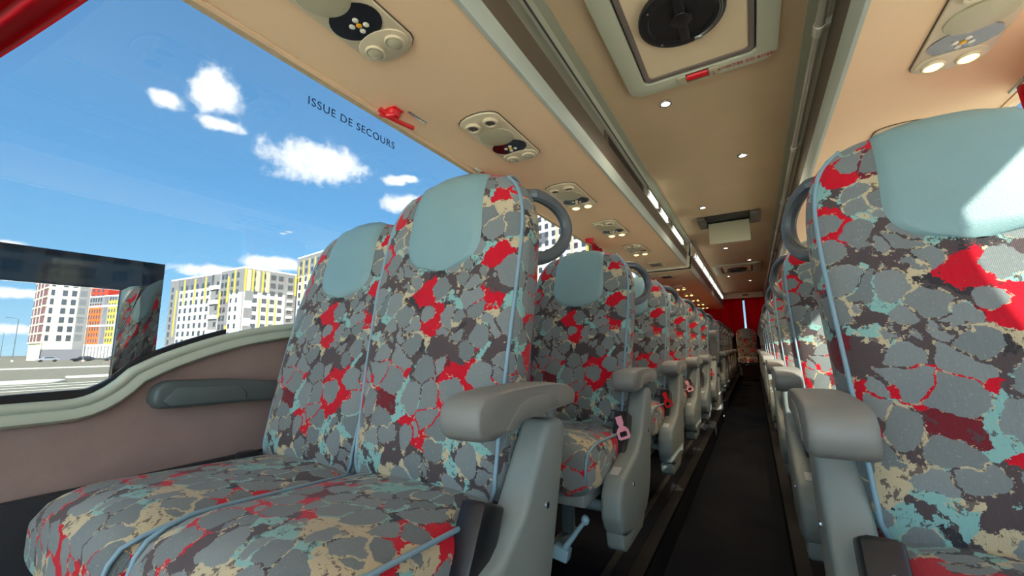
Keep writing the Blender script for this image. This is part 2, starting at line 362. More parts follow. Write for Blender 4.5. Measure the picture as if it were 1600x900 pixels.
def sill(y):
    if y < .30: return .578
    if y > .95: return .775
    t = (y - .30) / .65
    t2 = 1 - (1 - t) ** 2.2 if t > .25 else t * (1 - (1 - .25) ** 2.2) / .25
    a = .578 + (.775 - .578) * t2
    # soft start
    return a if y > .42 else .578 + (a - .578) * ((y - .30) / .12) ** 1.3
def wall_strip(x_in, x_out, ya, yb, zlow, top):
    g = G(); ys = [ya]
    y = math.floor(ya / .04) * .04 + .04
    while y < yb - 1e-4: ys.append(y); y += (.025 if 0.2 < y < 1.05 else .25)
    ys.append(yb)
    g.loft([[(x_in, y, zlow), (x_in, y, top(y)), (x_out, y, top(y)), (x_out, y, zlow)] for y in ys]); return g
for side, xi, xo in (('left', WL, WL - .05), ('right', WR, WR + .05)):
    g = wall_strip(xi, xo, -1.2, DOOR0 if side == 'left' else Y1, -.8, sill)
    struct('wall_' + side, g, WALLF, label='grey brown carpeted %s side wall below the windows' % side)
    if side == 'left':
        struct('wall_left_rear', wall_strip(xi, xo, DOOR1, Y1, -.8, sill), WALLF)
    s = 1 if side == 'left' else -1
    # sill moulding: swept double bead
    prof = [(-.012, .012), (.0, .020), (.016, .021), (.024, .014), (.024, .004), (.019, -.001), (.024, -.008), (.024, -.022), (.014, -.029), (-.002, -.029), (-.012, -.020)]
    def sweep(ya, yb):
        ys = []; y = ya
        while y < yb: ys.append(y); y += (.02 if .2 < y < 1.05 else .3)
        ys.append(yb); rings = []
        for y in ys:
            dz = (sill(y + .01) - sill(y - .01)) / .02; L = math.hypot(1, dz); ty, tz = 1 / L, dz / L
            rings.append([(xi + s * q[0], y - tz * q[1], sill(y) + ty * q[1]) for q in prof])
        return G().loft(rings)
    struct('trim_%d' % (7 if side == 'left' else 9), sweep(-1.2, DOOR0 if side == 'left' else Y1 - .1), SILL, label='pale green moulding along the %s window sill' % side, ang=.9)
    if side == 'left': struct('trim_8', sweep(DOOR1, Y1 - .1), SILL, ang=.9)
    g = G().box(min(xi, xo), max(xi, xo), Y0, Y1, PZ - .004, 2.14)
    struct('wall_%s_upper' % side, g, SUEDE)
    # door side posts, front corner
    g = G()
    for yp, hw in [(-1.25, .08), (-.02, .06), (2.03, .05), (3.98, .05), (5.2 if side == 'left' else 5.93, .05), (6.08 if side == 'left' else 7.88, .05), (8.0 if side == 'left' else 9.83, .05), (10.0 if side == 'left' else 11.6, .05), (12.45, .06)]:
        struct('wall_%s_pillar' % side, G().box(min(xi, xo) + .002, max(xi, xo) - .002, yp - hw, yp + hw, .5, PZ), mat('pillar_suede', srgb(150, 130, 110), .9), .006)
    # glass panes between pillars
    px = (xi + xo) / 2
    edges = [-2.3, -1.25, -.02, 2.03, 3.98, 5.2, 6.08, 8.0, 10.0, 12.45] if side == 'left' else [-2.3, -1.25, -.02, 2.03, 3.98, 5.93, 7.88, 9.83, 11.6, 12.45]
    for k in range(len(edges) - 1):
        zb = -.5 if (side == 'left' and k == 5) else .56
        struct('window_%d' % (k + 1 + (0 if side == 'left' else 20)), G().box(px - .003, px + .003, edges[k] + .03, edges[k + 1] - .03, zb, PZ + .01), GLASS)
struct('baseboard_left', G().box(WL, WL + .03, -1.2, DOOR0, 0, .405), mat('black_skirting', (.02, .02, .022), .9), .006, label='black carpeted heater skirting along the foot of the left wall')
struct('wall_door', G().box(WL - .05, WL, DOOR0, DOOR1, -.8, -.45), BODYP)
# rear wall with a window behind the curtains, front wall with windscreen
struct('wall_rear', G().box(WL - .05, WR + .05, Y1, Y1 + .05, -.8, 1.05).box(WL - .05, WR + .05, Y1, Y1 + .05, 1.9, 2.14).box(WL - .05, WL + .2, Y1, Y1 + .05, 1.05, 1.9).box(WR - .2, WR + .05, Y1, Y1 + .05, 1.05, 1.9), mat('rear_wall_dark', srgb(34, 18, 18), .9))
struct('window_40', G().box(WL + .2, WR - .2, Y1 + .02, Y1 + .026, 1.05, 1.9), GLASS)
struct('wall_front', G().box(WL - .05, WR + .05, Y0 - .05, Y0, -.8, -.35).box(WL - .05, WR + .05, Y0 - .05, Y0, 1.98, 2.14), BODYP)
struct('window_41', G().box(WL, WR, Y0 - .03, Y0 - .024, -.35, 1.98), GLASS_CLEAR)
struct('roof', G().box(WL - .05, WR + .05, Y0 - .05, Y1 + .05, 2.12, 2.16), BODYP, label='outer roof skin of the bus')
struct('ceiling', G().box(XC - .452, XC + .452, Y0, Y1, CZ, CZ + .03), CEIL, label='brown suede centre ceiling panel')

struct('floor_cab_bounce', G().box(WL, WR, Y0, -.92, -.30, -.24), mat('cab_bounce_vinyl', srgb(214, 208, 196), .6, var=.05))  # unseen cab floor, added pale so sun through the windscreen bounces inward
db = thing('dashboard', (XC, -2.1, -.24), 'grey beige dashboard below the windscreen, unseen behind the camera, added to bounce sunlight', 'dashboard')  # out of view, added as a sunlit surface to throw light on the seats
part('body', G().prism([(-.28, 0), (-.28, .62), (-.12, .70), (.18, .58), (.26, .42), (.20, 0)], 'x', -1.16, 1.16), mat('dash_bounce_plastic', srgb(206, 198, 182), .6), db, .02)
part('instrument_hood', G().prism([(-.05, .66), (.0, .80), (.16, .76), (.22, .56)], 'x', -.95, -.35), mat('dash_hood', srgb(90, 90, 88), .6), db, .02)
# ------------------------------------------------------------------ luggage racks
def rack(y0, y1, s, label, rail=False, dx=0.0, dz=0.0):
    """s=-1 left, +1 right; x measured from the centre line"""
    X = lambda d: XC + s * d
    wall = 1.182
    t = thing('luggage_rack', (XC + s * .85, (y0 + y1) / 2, PZ), label, 'luggage rack', 'overhead luggage racks')
    inv = Vector(t.location)
    def P(name, pts, m, a=y0, b=y1, bevel=0.0, lab=None, **kw):
        g = G().prism([(X(q[0]) - inv.x, q[1] - inv.z) for q in pts], 'y', a - inv.y, b - inv.y)
        return part(name, g, m, t, bevel, lab, **kw)
    n = .532 + dx; z0 = PZ + dz
    P('underside_panel', [(n, z0), (wall - .004, z0), (wall - .004, z0 + .016), (n, z0 + .016)], SUEDE)
    P('edge_trim', [(n - .004, z0 - .003), (n + .01, z0 - .004), (n + .012, z0 + .018), (n - .008, z0 + .062), (n - .022, z0 + .062), (n - .018, z0 + .02)], SILVER, lab='silver edge strip')
    P('front_lip', [(n - .02, z0 + .062), (n + .0, z0 + .062), (n - .012, z0 + .17), (n - .032, z0 + .17)], DARKT, lab='dark brown front lip')
    if dx == 0:
        P('reflector_strip', [(n - .024, z0 + .17), (n + .0, z0 + .17), (n - .008, CZ - .045), (n - .020, CZ - .045)], ALU, lab='shiny metal strip inside the rack edge')
        P('cornice', [(n - .016, CZ - .05), (n - .03, CZ - .05), (n - .052, CZ - .02), (n - .085, CZ - .012), (n - .085, CZ), (n - .016, CZ)], GREENG, lab='green grey cornice')
        P('cornice_groove', [(n - .034, CZ - .049), (n - .040, CZ - .042), (n - .036, CZ - .038), (n - .030, CZ - .045)], RUBBER)
    else:
        P('reflector_strip', [(n - .034, z0 + .17), (n + .0, z0 + .17), (n - .02, CZ - .02), (n - .06, CZ - .02)], CHROME)
        P('cornice', [(n - .06, CZ - .03), (n - .075, CZ - .02), (n - .075, CZ), (n - .06, CZ)], GREENG)
    # end caps
    for ye in (y0, y1):
        P('end_cap', [(n - .02, z0 - .006), (wall - .005, z0 - .006), (wall - .005, CZ - .01), (n - .03, CZ - .01)], PSUM, ye - .012 if ye == y1 else ye, ye if ye == y1 else ye + .012, .003)
    return t
RACK_L = rack(-1.2, 5.63, -1, 'beige overhead luggage rack above the left seats, near the front')
rack(5.66, 12.2, -1, 'beige overhead luggage rack above the left rear seats', dx=-.045, dz=-.045)
RACK_R = rack(-1.2, 12.2, 1, 'beige overhead luggage rack above the right seats')
# louvre grille in the left rack edge
t = thing('rack_grille', (-.658, 2.72, 1.915), 'ribbed air grille in the edge of the left luggage rack', 'grille')
part('frame', G().box(-.006, .008, -.50, .50, -.03, .05), DARKT, t, .003)
for k in range(5): part('slat', G().box(.006, .012, -.44, .44, -.016 + k * .011, -.011 + k * .011), GRILLE, t)
# bright lit segments of the strip lamp in the rack edge further back
for k, (ya, yb) in enumerate([(3.35, 3.75), (3.85, 4.25), (4.5, 5.3)]):
    t = thing('strip_lamp', (-.650, (ya + yb) / 2, 1.965), 'pale strip lamp set in the left rack edge, %s from the front' % ['first', 'second', 'third'][k], 'lamp', 'strip lamps of the left rack')
    part('diffuser', G().box(-.006, .008, (ya - yb) / 2, (yb - ya) / 2, -.028, .028), emis('strip_lamp_lens', (.92, 1.0, .86), .35), t, .004)
    for e in (-1, 1): part('end_clip', G().box(-.008, .014, e * (yb - ya) / 2 - .012, e * (yb - ya) / 2 + .012, -.034, .034), CHROME, t, .003)
t = thing('strip_lamp', (-.588, 8.9, 1.93), 'long bright strip lamp in the edge of the rear left rack', 'lamp')
part('diffuser', G().box(-.006, .008, -2.9, 2.9, -.035, .035), emis('strip_lamp_bright', (1, 1, .92), .35), t, .004)
for k in range(7): part('end_clip', G().box(-.008, .014, -2.9 + k * .96, -2.87 + k * .96, -.04, .04), CHROME, t, .003)

# handrail along the right rack
t = thing('handrail', (.315, 0, 1.90), 'grey tubular handrail along the right luggage rack', 'handrail')
part('tube', G().cyl((0, -.8, 0), (0, 11.9, 0), .0165, 14), mat('rail_grey', srgb(168, 166, 152), .3, .35), t)
for k in range(11):
    y = 1.62 + k * 1.1 - .9
    part('bracket', G().cyl((0, y - .03, 0), (0, y + .03, 0), .0205, 14).prism([(0, -.012), (.055, .005), (.055, .035), (0, .012)], 'y', y - .02, y + .02), mat('bracket_grey', srgb(186, 184, 168), .35, .2), t, .002)

# ------------------------------------------------------------------ passenger service units
def psu(lit):
    t = thing('service_unit', (0, 0, 0), '', 'service unit')
    L, hw = .51, .105
    pts = []
    for k in range(9): a = -PI / 2 + (k / 8 - .5) * PI * .72; pts.append((hw * math.sin((k / 8 - .5) * PI) , .055 - .055 * math.cos((k / 8 - .5) * PI)))
    for k in range(9): pts.append((-hw * math.sin((k / 8 - .5) * PI), L - .055 + .055 * math.cos((k / 8 - .5) * PI)))
    part('plate', G().prism(pts, 'z', -.012, 0), PSUM, t, .005)
    part('gasket', G().prism([(p[0] * 1.03, (p[1] - L / 2) * 1.012 + L / 2) for p in pts], 'z', -.003, .001), DARKT, t)
    part('control_panel', G().disc((0, .325), .093, .068, -.0145, -.010), SMOKE, t, label='black glossy control panel')
    part('speaker_disc', G().disc((0, .205), .086, .078, -.0175, -.010), PSUD, t, .002)
    part('lamp_bezel', G().disc((0, .437), .098, .058, -.0175, -.010), PSUM, t, .002)
    for k, (dx, dy) in enumerate([(0, 0), (.024, .0), (-.024, .0), (0, .022), (0, -.022)]):
        a = math.radians(20); x = dx * math.cos(a) - dy * math.sin(a); y = dx * math.sin(a) + dy * math.cos(a)
        g = G().loft([[(x + r * math.cos(2 * PI * j / 14), .338 + y + r * math.sin(2 * PI * j / 14), z) for j in range(14)] for r, z in ((.0095, -.012), (.0095, -.0165), (.006, -.0188))])
        part('button', g, YELB if k == 0 else WHITEB, t)
    for s in (-1, 1):
        v = part('air_vent', G().ring((s * .047, .075), .024, .036, -.026, -.010, 22), PSUM, t, .003)
        part('louvre', G().disc((s * .047, .075), .025, .025, -.016, -.012, 20), GRILLE, v)
        for q in range(5):
            x = s * .047 - .016 + q * .008
            part('slat', G().box(x - .0011, x + .0011, .056, .094, -.021, -.015), GREYT, v)
        r = part('reading_lamp', G().ring((s * .046, .445), .026, .034, -.026, -.010, 22), PSUM, t, .003)
        g = G().loft([[(s * .046 + rr * math.cos(2 * PI * j / 18), .445 + rr * math.sin(2 * PI * j / 18), z) for j in range(18)] for rr, z in ((.027, -.014), (.026, -.024), (.018, -.030), (.006, -.032))])
        part('lens', g, LENS_ON if lit else LENS_OFF, r, label='glowing amber lens' if lit else None)
    return t
U_OFF, U_ON = psu(False), psu(True)
ORD = ['first', 'second', 'third', 'fourth', 'fifth', 'sixth', 'seventh', 'eighth', 'ninth', 'tenth', 'eleventh', 'twelfth', 'thirteenth', 'fourteenth', 'fifteenth']
ux = -1.0
first = {False: True, True: True}
def place_psu(x, yend, lit, label, z=PZ):
    src = U_ON if lit else U_OFF
    o = src if first[lit] else copy_tree(src); first[lit] = False
    o.location = (x, yend - .51, z); tag(o, label, 'service unit', 'overhead service units')
    if lit:
        for s in (-1, 1):
            ld = bpy.data.lights.new('reading_light', 'SPOT'); ld.energy = 1.2; ld.spot_size = 2.2; ld.spot_blend = .8; ld.color = (1, .72, .38); ld.shadow_soft_size = .02
            lo = bpy.data.objects.new('reading_light', ld); COL.objects.link(lo); lo.location = (s * .046, .445, -.05); lo.parent = o
    return o
for i, (ye, lit) in enumerate([(.94, 0), (1.89, 0), (2.81, 1), (3.70, 1), (4.62, 1), (7.54, 1), (8.55, 1), (9.6, 1), (10.6, 1), (11.6, 1)]):
    place_psu(ux, ye, bool(lit), '%s overhead service unit from the front above the left seats, reading lamps %s' % (ORD[i], 'glowing amber' if lit else 'unlit'), PZ if i < 5 else PZ - .045)
for i, ye in enumerate([2.05, 3.0, 3.95, 4.9, 5.85]):
    place_psu(2 * XC - ux, ye, True, '%s overhead service unit above the right seats, reading lamps glowing amber' % ORD[i])
t = thing('ceiling_speaker', (-.985, 5.32, PZ - .002), 'small square speaker grille under the left rack just ahead of its end', 'speaker')
part('frame', G().box(-.09, .09, -.13, .13, -.008, 0), PSUM, t, .003)
for k in range(6): part('slat', G().box(-.065, .065, -.095 + k * .034, -.077 + k * .034, -.013, -.007), GREYT, t)
t = thing('ceiling_speaker', (-.99, 6.1, PZ - .047), 'dark square speaker grille under the rear left rack', 'speaker')
part('frame', G().box(-.09, .09, -.13, .13, -.008, 0), PSUM, t, .003)
part('grille', G().box(-.065, .065, -.1, .1, -.012, -.007), GRILLE, t)

# ------------------------------------------------------------------ ceiling spot lamps
sp0 = thing('ceiling_spot', (0, 0, 0), '', 'lamp')
part('bezel', G().ring((0, 0), .022, .036, -.010, 0, 24), CHROME, sp0, .003)
part('lens', G().disc((0, 0), .023, .023, -.006, -.002, 20), SPOT_ON, sp0, label='glowing white lens')
spots = [(-.315, 2.27, 'just behind the roof hatch, left'), (.042, 3.22, 'second from the roof hatch, right of centre'), (-.322, 4.29, 'left, in front of the folding monitor'), (.05, 5.6, 'right, behind the folding monitor'),
         (-.225, 6.3, 'left, behind the folding monitor'), (.05, 7.4, 'in front of the rear roof hatch, right'), (-.314, 8.95, 'behind the rear roof hatch, left'), (.044, 9.8, 'behind the rear roof hatch, right')]
for i, (x, y, lb) in enumerate(spots):
    o = sp0 if i == 0 else copy_tree(sp0)
    o.location = (x, y, CZ); tag(o, 'small round ceiling spot lamp ' + lb, 'lamp', 'ceiling spot lamps')
for i, (x, y, lb) in enumerate(spots):
    ld = bpy.data.lights.new('spot_glow', 'SPOT'); ld.energy = 4.0 if y < 5 else 1.2; ld.spot_size = 2.6; ld.spot_blend = .9; ld.color = (1, .9, .76); ld.shadow_soft_size = .03
    lo = bpy.data.objects.new('spot_glow', ld); COL.objects.link(lo); lo.location = (x, y, CZ - .05)

# ------------------------------------------------------------------ roof hatches
def rrect(x0, x1, y0, y1, r, n=6):
    out = []
    for cx, cy, a0 in ((x1 - r, y1 - r, 0), (x0 + r, y1 - r, PI / 2), (x0 + r, y0 + r, PI), (x1 - r, y0 + r, 1.5 * PI)):
        for k in range(n + 1):
            a = a0 + k / n * PI / 2; out.append((cx + r * math.cos(a), cy + r * math.sin(a)))
    return out
def rframe(o, i, z0, z1):
    n = len(o); prof = []
    for k in range(n + 1):
        p, q = o[k % n], i[k % n]; prof.append([(q[0], q[1], z0), (p[0], p[1], z0), (p[0], p[1], z1), (q[0], q[1], z1)])
    return G().loft(prof, cap=False)
hx0, hx1, hy0, hy1 = -.458, .205, 1.28, 2.11
hat = thing('roof_hatch', (XC + .02, 1.66, CZ), 'grey framed roof escape hatch with a black round fan, close to the camera', 'roof hatch')
oo = rrect(hx0, hx1, hy0, hy1, .075); mm = rrect(hx0 + .085, hx1 - .085, hy0 + .085, hy1 - .085, .03); m2 = rrect(hx0 + .115, hx1 - .115, hy0 + .115, hy1 - .115, .02); m1 = rrect(hx0 + .092, hx1 - .092, hy0 + .092, hy1 - .092, .03)
off = -Vector(hat.location)
def hp(name, g, m, parent=hat, bevel=0, **kw):
    g.v = [(x + off.x, y + off.y, z + off.z) for x, y, z in g.v]; return part(name, g, m, parent, bevel, **kw)
hp('frame', rframe(oo, mm, CZ - .028, CZ), HATCHF, bevel=.006)
hp('gasket', rframe(m1, m2, CZ - .020, CZ - .002), GREYT, bevel=.003)
hp('shadow_gap', rframe(mm, m1, CZ - .010, CZ - .002), RUBBER)
hp('inner_panel', G().prism(m2, 'z', CZ - .012, CZ - .002), HATCHP)
fc = (-.145, 1.63)
fan = hp('fan_ring', G().ring(fc, .125, .165, CZ - .040, CZ - .012, 40), BLACKP, bevel=.005, label='black ring of the fan')
fan_b = G().loft([[(fc[0] + r * math.cos(2 * PI * k / 36), fc[1] + r * math.sin(2 * PI * k / 36), z) for k in range(36)] for r, z in ((.128, CZ - .034), (.11, CZ - .020), (.02, CZ - .014))])
hp('fan_bowl', fan_b, BLACKP, fan, 0)
hp('fan_bar', G().box(fc[0] - .018, fc[0] + .018, fc[1] - .13, fc[1] + .13, CZ - .046, CZ - .03), BLACKP, fan, .003)
hp('fan_hub', G().disc(fc, .04, .04, CZ - .050, CZ - .028), BLACKP, fan, .004)
for k in range(4):
    a = .7 + k * PI / 2
    hp('screw', G().disc((fc[0] + .146 * math.cos(a), fc[1] + .146 * math.sin(a)), .005, .005, CZ - .043, CZ - .039, 10), CHROME, fan)
hp('wire', G().tube([(fc[0] + .150 * math.cos(a), fc[1] + .150 * math.sin(a), CZ - .042) for a in [(-.3 + .12 * k) for k in range(14)]], .0022, 6), ALU)
hp('wire', G().tube([(fc[0] + .142 * math.cos(a), fc[1] + .142 * math.sin(a), CZ - .042) for a in [(-.3 + .12 * k) for k in range(14)]], .0022, 6), ALU)
hp('wire_tie', G().box(fc[0] + .035, fc[0] + .065, fc[1] + .132, fc[1] + .150, CZ - .048, CZ - .038), ALU, bevel=.002)
# handle recess with red lever at the rear edge of the frame
hx = -.125
hl = hp('handle_housing', G().box(hx - .095, hx - .055, hy1 - .078, hy1 - .008, CZ - .036, CZ - .026).box(hx + .045, hx + .085, hy1 - .078, hy1 - .008, CZ - .036, CZ - .026).box(hx - .056, hx + .046, hy1 - .026, hy1 - .008, CZ - .036, CZ - .026), PSUD, bevel=.003)
hp('handle_recess', G().box(hx - .056, hx + .046, hy1 - .080, hy1 - .024, CZ - .031, CZ - .027), RUBBER, hl)
hp('red_lever', G().cyl((hx - .052, hy1 - .062, CZ - .032), (hx + .042, hy1 - .062, CZ - .032), .017, 16), REDP, label='red release lever')
tm = link('lettering', text_mesh('ISSUE DE SECOURS', .027, RED_TXT, 'lettering'), hat)
tm.matrix_local = frame_mat(Vector((.068, hy1 - .046, CZ - .0295)) + off, (-1, 0, 0), (0, 1, 0))
tm = link('arrow_mark', G().box(-.0012, .0012, -.014, .014, 0, .001).add([(-.005, -.008, .001), (.005, -.008, .001), (0, -.018, .001)], [(0, 1, 2)]).mesh('arrow_mark', RED_TXT), hat)
tm.matrix_local = frame_mat(Vector((hx + .066, hy1 - .045, CZ - .0375)) + off, (1, 0, 0), (0, -1, 0))

rh = thing('roof_hatch', (-.145, 8.1, CZ), 'far beige roof hatch with an oval black fan, behind the folding monitor', 'roof hatch')
part('frame', rframe(rrect(-.36, .36, -.5, .5, .05), rrect(-.24, .24, -.36, .36, .03), -.03, 0), HATCHF, rh, .005)
part('gasket', rframe(rrect(-.238, .238, -.358, .358, .03), rrect(-.215, .215, -.33, .33, .02), -.02, -.003), RUBBER, rh)
part('inner_panel', G().prism(rrect(-.215, .215, -.33, .33, .02), 'z', -.014, -.003), HATCHP, rh)
part('fan_ring', G().ring((0, 0), .10, .155, -.045, -.012, 32), BLACKP, rh, .004)
part('fan_bowl', G().disc((0, 0), .10, .10, -.03, -.013), BLACKP, rh)

# folding monitor
mo = thing('ceiling_monitor', (-.13, 4.85, CZ), 'beige fold-down ceiling monitor hanging from a grey housing above the aisle', 'monitor')
hs = part('housing', G().box(-.285, -.205, -.22, .14, -.045, 0).box(.205, .30, -.22, .14, -.045, 0).box(-.205, .205, .06, .14, -.045, 0), mat('monitor_housing', srgb(104, 98, 84), .5), mo, .012)
part('recess', G().box(-.205, .205, -.22, .06, -.004, -.001), RUBBER, mo)
part('screen_back', G().box(-.197, .196, .045, .075, -.245, -.012), PSUD, mo, .006, label='beige back of the folded down screen')
part('hinge', G().cyl((-.19, .06, -.014), (.19, .06, -.014), .010, 12), BLACKP, mo)

# rear header
hd = thing('rear_header', (XC, 12.0, CZ - .14), 'beige header panel above the rear curtains with a small dark camera window', 'header panel')
part('panel', G().box(-.455, .455, 0, .05, 0, .14), PSUM, hd, .006)
part('window', G().box(.0, .13, -.006, .002, .06, .095), BLACKP, hd, .002)

# ------------------------------------------------------------------ emergency levers by the left window
def emergency(y, label):
    t = thing('emergency_lever', (WL + .05, y, PZ), label, 'emergency lever', 'red emergency levers')
    body = part('base', G().loft([[(r * math.cos(2 * PI * k / 20), r * math.sin(2 * PI * k / 20), z) for k in range(20)] for r, z in ((.032, 0), (.030, -.022), (.024, -.030))]), REDP, t)
    part('flange', G().box(-.040, .038, -.030, .026, -.006, 0), REDP, t, .004)
    part('grip', G().tube([(-.012, -.066, -.022), (-.006, -.03, -.034), (0, .02, -.036), (.004, .08, -.030), (.006, .115, -.026)], [.012, .013, .010, .010, .011], 10), REDP, t)
    part('stub', G().tube([(-.03, -.045, -.026), (.0, -.03, -.036), (.02, -.01, -.03)], .013, 10), REDP, t)
    return t
emergency(1.18, 'red plastic emergency lever above the lettered left window')
emergency(3.70, 'red plastic emergency lever farther back, behind the second left headrest')
t = tag(link('mounting_slot', G().box(-.008, .008, -.055, .055, -.004, 0).mesh('mounting_slot', CHROME, .002), None, (WL + .105, 1.27, PZ)), 'small clear plastic strip beside the nearer red emergency lever', 'plastic strip')
t = tag(link('window_lettering', text_mesh('ISSUE DE SECOURS', .046, BLUE_TXT, 'window_lettering')), 'navy lettering ISSUE DE SECOURS on the left window glass', 'lettering')
t.data.transform(Matrix.Scale(1.0, 4)); t.matrix_world = frame_mat((WL - .0205, 1.045, 1.621), (0, 1, .012), (0, -.012, 1))

# ------------------------------------------------------------------ opening lower vent in the left window (smoked band around a clear pane)
vt = thing('vent_window', (WL - .016, .25, .6), 'smoked glass frame of the opening vent pane in the left window', 'window frame')
zt, zi, yo, yi = .932 - .6, .853 - .6, .462 - .25, .382 - .25
part('top_band', G().box(-.006, .002, -.9, yo, zi, zt), GLASS_DARK, vt)
part('side_band', G().box(-.006, .002, yi, yo, .0, zi), GLASS_DARK, vt)
part('outer_bar', G().box(-.02, -.007, yo - .022, yo, .0, zt), RUBBER, vt, .003)
part('outer_bar', G().box(-.02, -.007, -.9, yo - .022, zt - .012, zt), RUBBER, vt, .003)
part('inner_bar', G().box(-.018, -.007, yi, yi + .014, .0, zi), RUBBER, vt, .002)
part('inner_bar', G().box(-.018, -.007, yi + .040, yi + .046, .0, zi + .05), SILVER, vt)
struct('trim_10', wall_strip(WL - .004, WL - .022, -1.2, .62, .56, lambda y: sill(y) + .034), RUBBER, label='black rubber seal along the lower edge of the left window')

# window side armrest on the wall
wa = thing('wall_armrest', (WL, .60, .58), 'dark grey armrest fixed to the left wall beside the window seat', 'armrest')
pr_ = [(-.155, .000), (-.150, .032), (-.125, .048), (.02, .044), (.14, .030), (.22, .022), (.22, -.030), (.10, -.026), (-.10, -.022), (-.14, -.020)]
part('body', G().prism(pr_, 'x', .0, .055), mat('dark_armrest', srgb(74, 84, 82), .5, bump=.1), wa, .010, seg=3)
part('inset', G().prism([(-.135, .0), (-.11, .030), (.03, .026), (.055, .010), (.060, -.018), (-.12, -.014)], 'x', .054, .060), mat('dark_armrest_inset', srgb(84, 96, 93), .5), wa, .004)

# ------------------------------------------------------------------ curtains
def curtain(x, ytop0, ytop1, ybot0, ybot1, ztop, zbot, folds, amp, label, s=1):
    yc = (ytop0 + ytop1) / 2; t = thing('window_curtain', (x, yc, ztop), label, 'curtain', 'red window curtains')
    def fn(u, v):
        k = v ** 1.15
        a = ytop0 + (ybot0 - ytop0) * k; b = ytop1 + (ybot1 - ytop1) * k
        y = a + (b - a) * u
        return (s * (amp * (1 - .35 * v) * math.sin(u * folds * 2 * PI + 1.2 * v) + .004 * math.sin(19 * u + 5 * v)), y - yc, (zbot - ztop) * v)
    part('cloth', G().grid(fn, folds * 12, 16), CURT, t, solid=.002, ang=2.0)
    part('track', G().box(-.006, .006, ytop0 - yc - .05, ytop1 - yc + .05, -.004, .012), SILVER, t, .002)
    part('tie_band', G().box(-.018, .018, ybot0 - yc - .008, ybot1 - yc + .008, zbot - ztop - .03, zbot - ztop + .03), CURT, t, .006)
    return t
curtain(WL + .09, -.36, .325, -.12, -.02, PZ - .006, 1.0, 9, .034, 'gathered red curtain hanging at the top left corner, nearest the camera')
curtain(WL + .026, 1.88, 2.22, 1.97, 2.09, PZ - .006, .98, 4, .014, 'gathered red curtain on the pillar behind the left front window')
curtain(WL + .026, 3.82, 4.16, 3.92, 4.04, PZ - .006, .98, 4, .014, 'gathered red curtain on the second left pillar, behind the farther red lever')
curtain(WL + .026, 7.84, 8.2, 7.94, 8.06, PZ - .05, .98, 4, .014, 'gathered red curtain on the left pillar behind the stairwell')
curtain(WR - .026, -.80, .17, -.45, .13, PZ - .006, 1.0, 6, .014, 'gathered red curtain at the front right pillar beside the camera', -1)  # widened forward, out of view, to keep sun off the right armrest
curtain(WR - .026, 1.80, 2.36, 1.97, 2.13, PZ - .006, .98, 5, .014, 'gathered red curtain on the right pillar, above the nearest right headrest', -1)
curtain(WR - .026, 3.80, 4.2, 3.92, 4.04, PZ - .006, .98, 5, .014, 'gathered red curtain on the second right pillar', -1)
def drawn_curtain(x, ya, yb, label, s=1):
    t = thing('window_curtain', (x, (ya + yb) / 2, PZ - .05), label, 'curtain', 'red window curtains'); h = (yb - ya) / 2
    part('cloth', G().grid(lambda u, v: (s * .012 * math.sin(u * 2 * PI * 13 + .5 * math.sin(4 * v)), -h + 2 * h * u, -.90 * v), 156, 6), CURT, t, solid=.002, ang=2.0)
    part('track', G().box(-.006, .006, -h, h, -.004, .012), SILVER, t, .002)
for k, (ya, yb) in enumerate([(6.16, 7.82), (8.22, 9.95), (10.05, 12.2)]): drawn_curtain(WL + .022, ya, yb, 'drawn red curtain over the %s rear window on the left' % ORD[k])
for k, (ya, yb) in enumerate([(6.0, 7.85), (7.92, 9.8), (9.88, 12.2)]): drawn_curtain(WR - .022, ya, yb, 'drawn red curtain over the %s rear window on the right' % ORD[k], -1)
def rear_curtain(x0, x1, label):
    t = thing('rear_curtain', ((x0 + x1) / 2, 12.28, 1.94), label, 'curtain', 'red rear curtains'); h = (x1 - x0) / 2
    part('cloth', G().grid(lambda u, v: (-h + 2 * h * u, .035 * math.sin(u * 44 * h + .3 * math.sin(3 * v)) * (.6 + .4 * v), -.95 * v), 90, 8), CURT, t, solid=.002, ang=2.0)
    part('heading_tape', G().box(-h, h, -.03, .03, -.01, .02), CURT, t, .004)
rear_curtain(WL + .03, -.165, 'left half of the red rear window curtains')
rear_curtain(-.118, WR - .03, 'right half of the red rear window curtains')

# ------------------------------------------------------------------ coach seats
TILT = math.radians(13.5); BL = .745; HW = .217
def hwid(s):
    b = HW * (.925 + .10 * min(1, max(0, s) / .45))
    s0 = .50
    if s > s0:
        q = min(.9999, (s - s0) / (BL - s0)); b *= (1 - q ** 3.3) ** (1 / 3.3)
    if s < .03: b *= .93 + .07 * max(0, s) / .03
    return max(b, .001)
def hthk(s):
    t = .062 - .012 * s / BL
    s0 = .60
    if s > s0: q = min(.9999, (s - s0) / (BL - s0)); t *= (1 - q ** 2.4) ** (1 / 2.4) * .93 + .07
    if s < .05: t *= .75 + .25 * max(0, s) / .05
    return t
def bolster(s):  # how far the side bolsters stand forward of the middle
    if s < .02: return .004
    return .020 * math.sin(min(1, s / .5) * PI * .62) * (1 if s < .45 else max(0, 1 - (s - .45) / .16))
def lumbar(s): return .014 * math.sin(min(1, s / .42) * PI) + (.010 * min(1, max(0, (s - .50) / .12)))
def bpt(x, yl, s):   # back local (x, toward front = -yl) -> seat local
    return (x, yl * math.cos(TILT) + s * math.sin(TILT) + .055, .388 + s * math.cos(TILT) - yl * math.sin(TILT) * -1 * -1)
NEX = 4.0
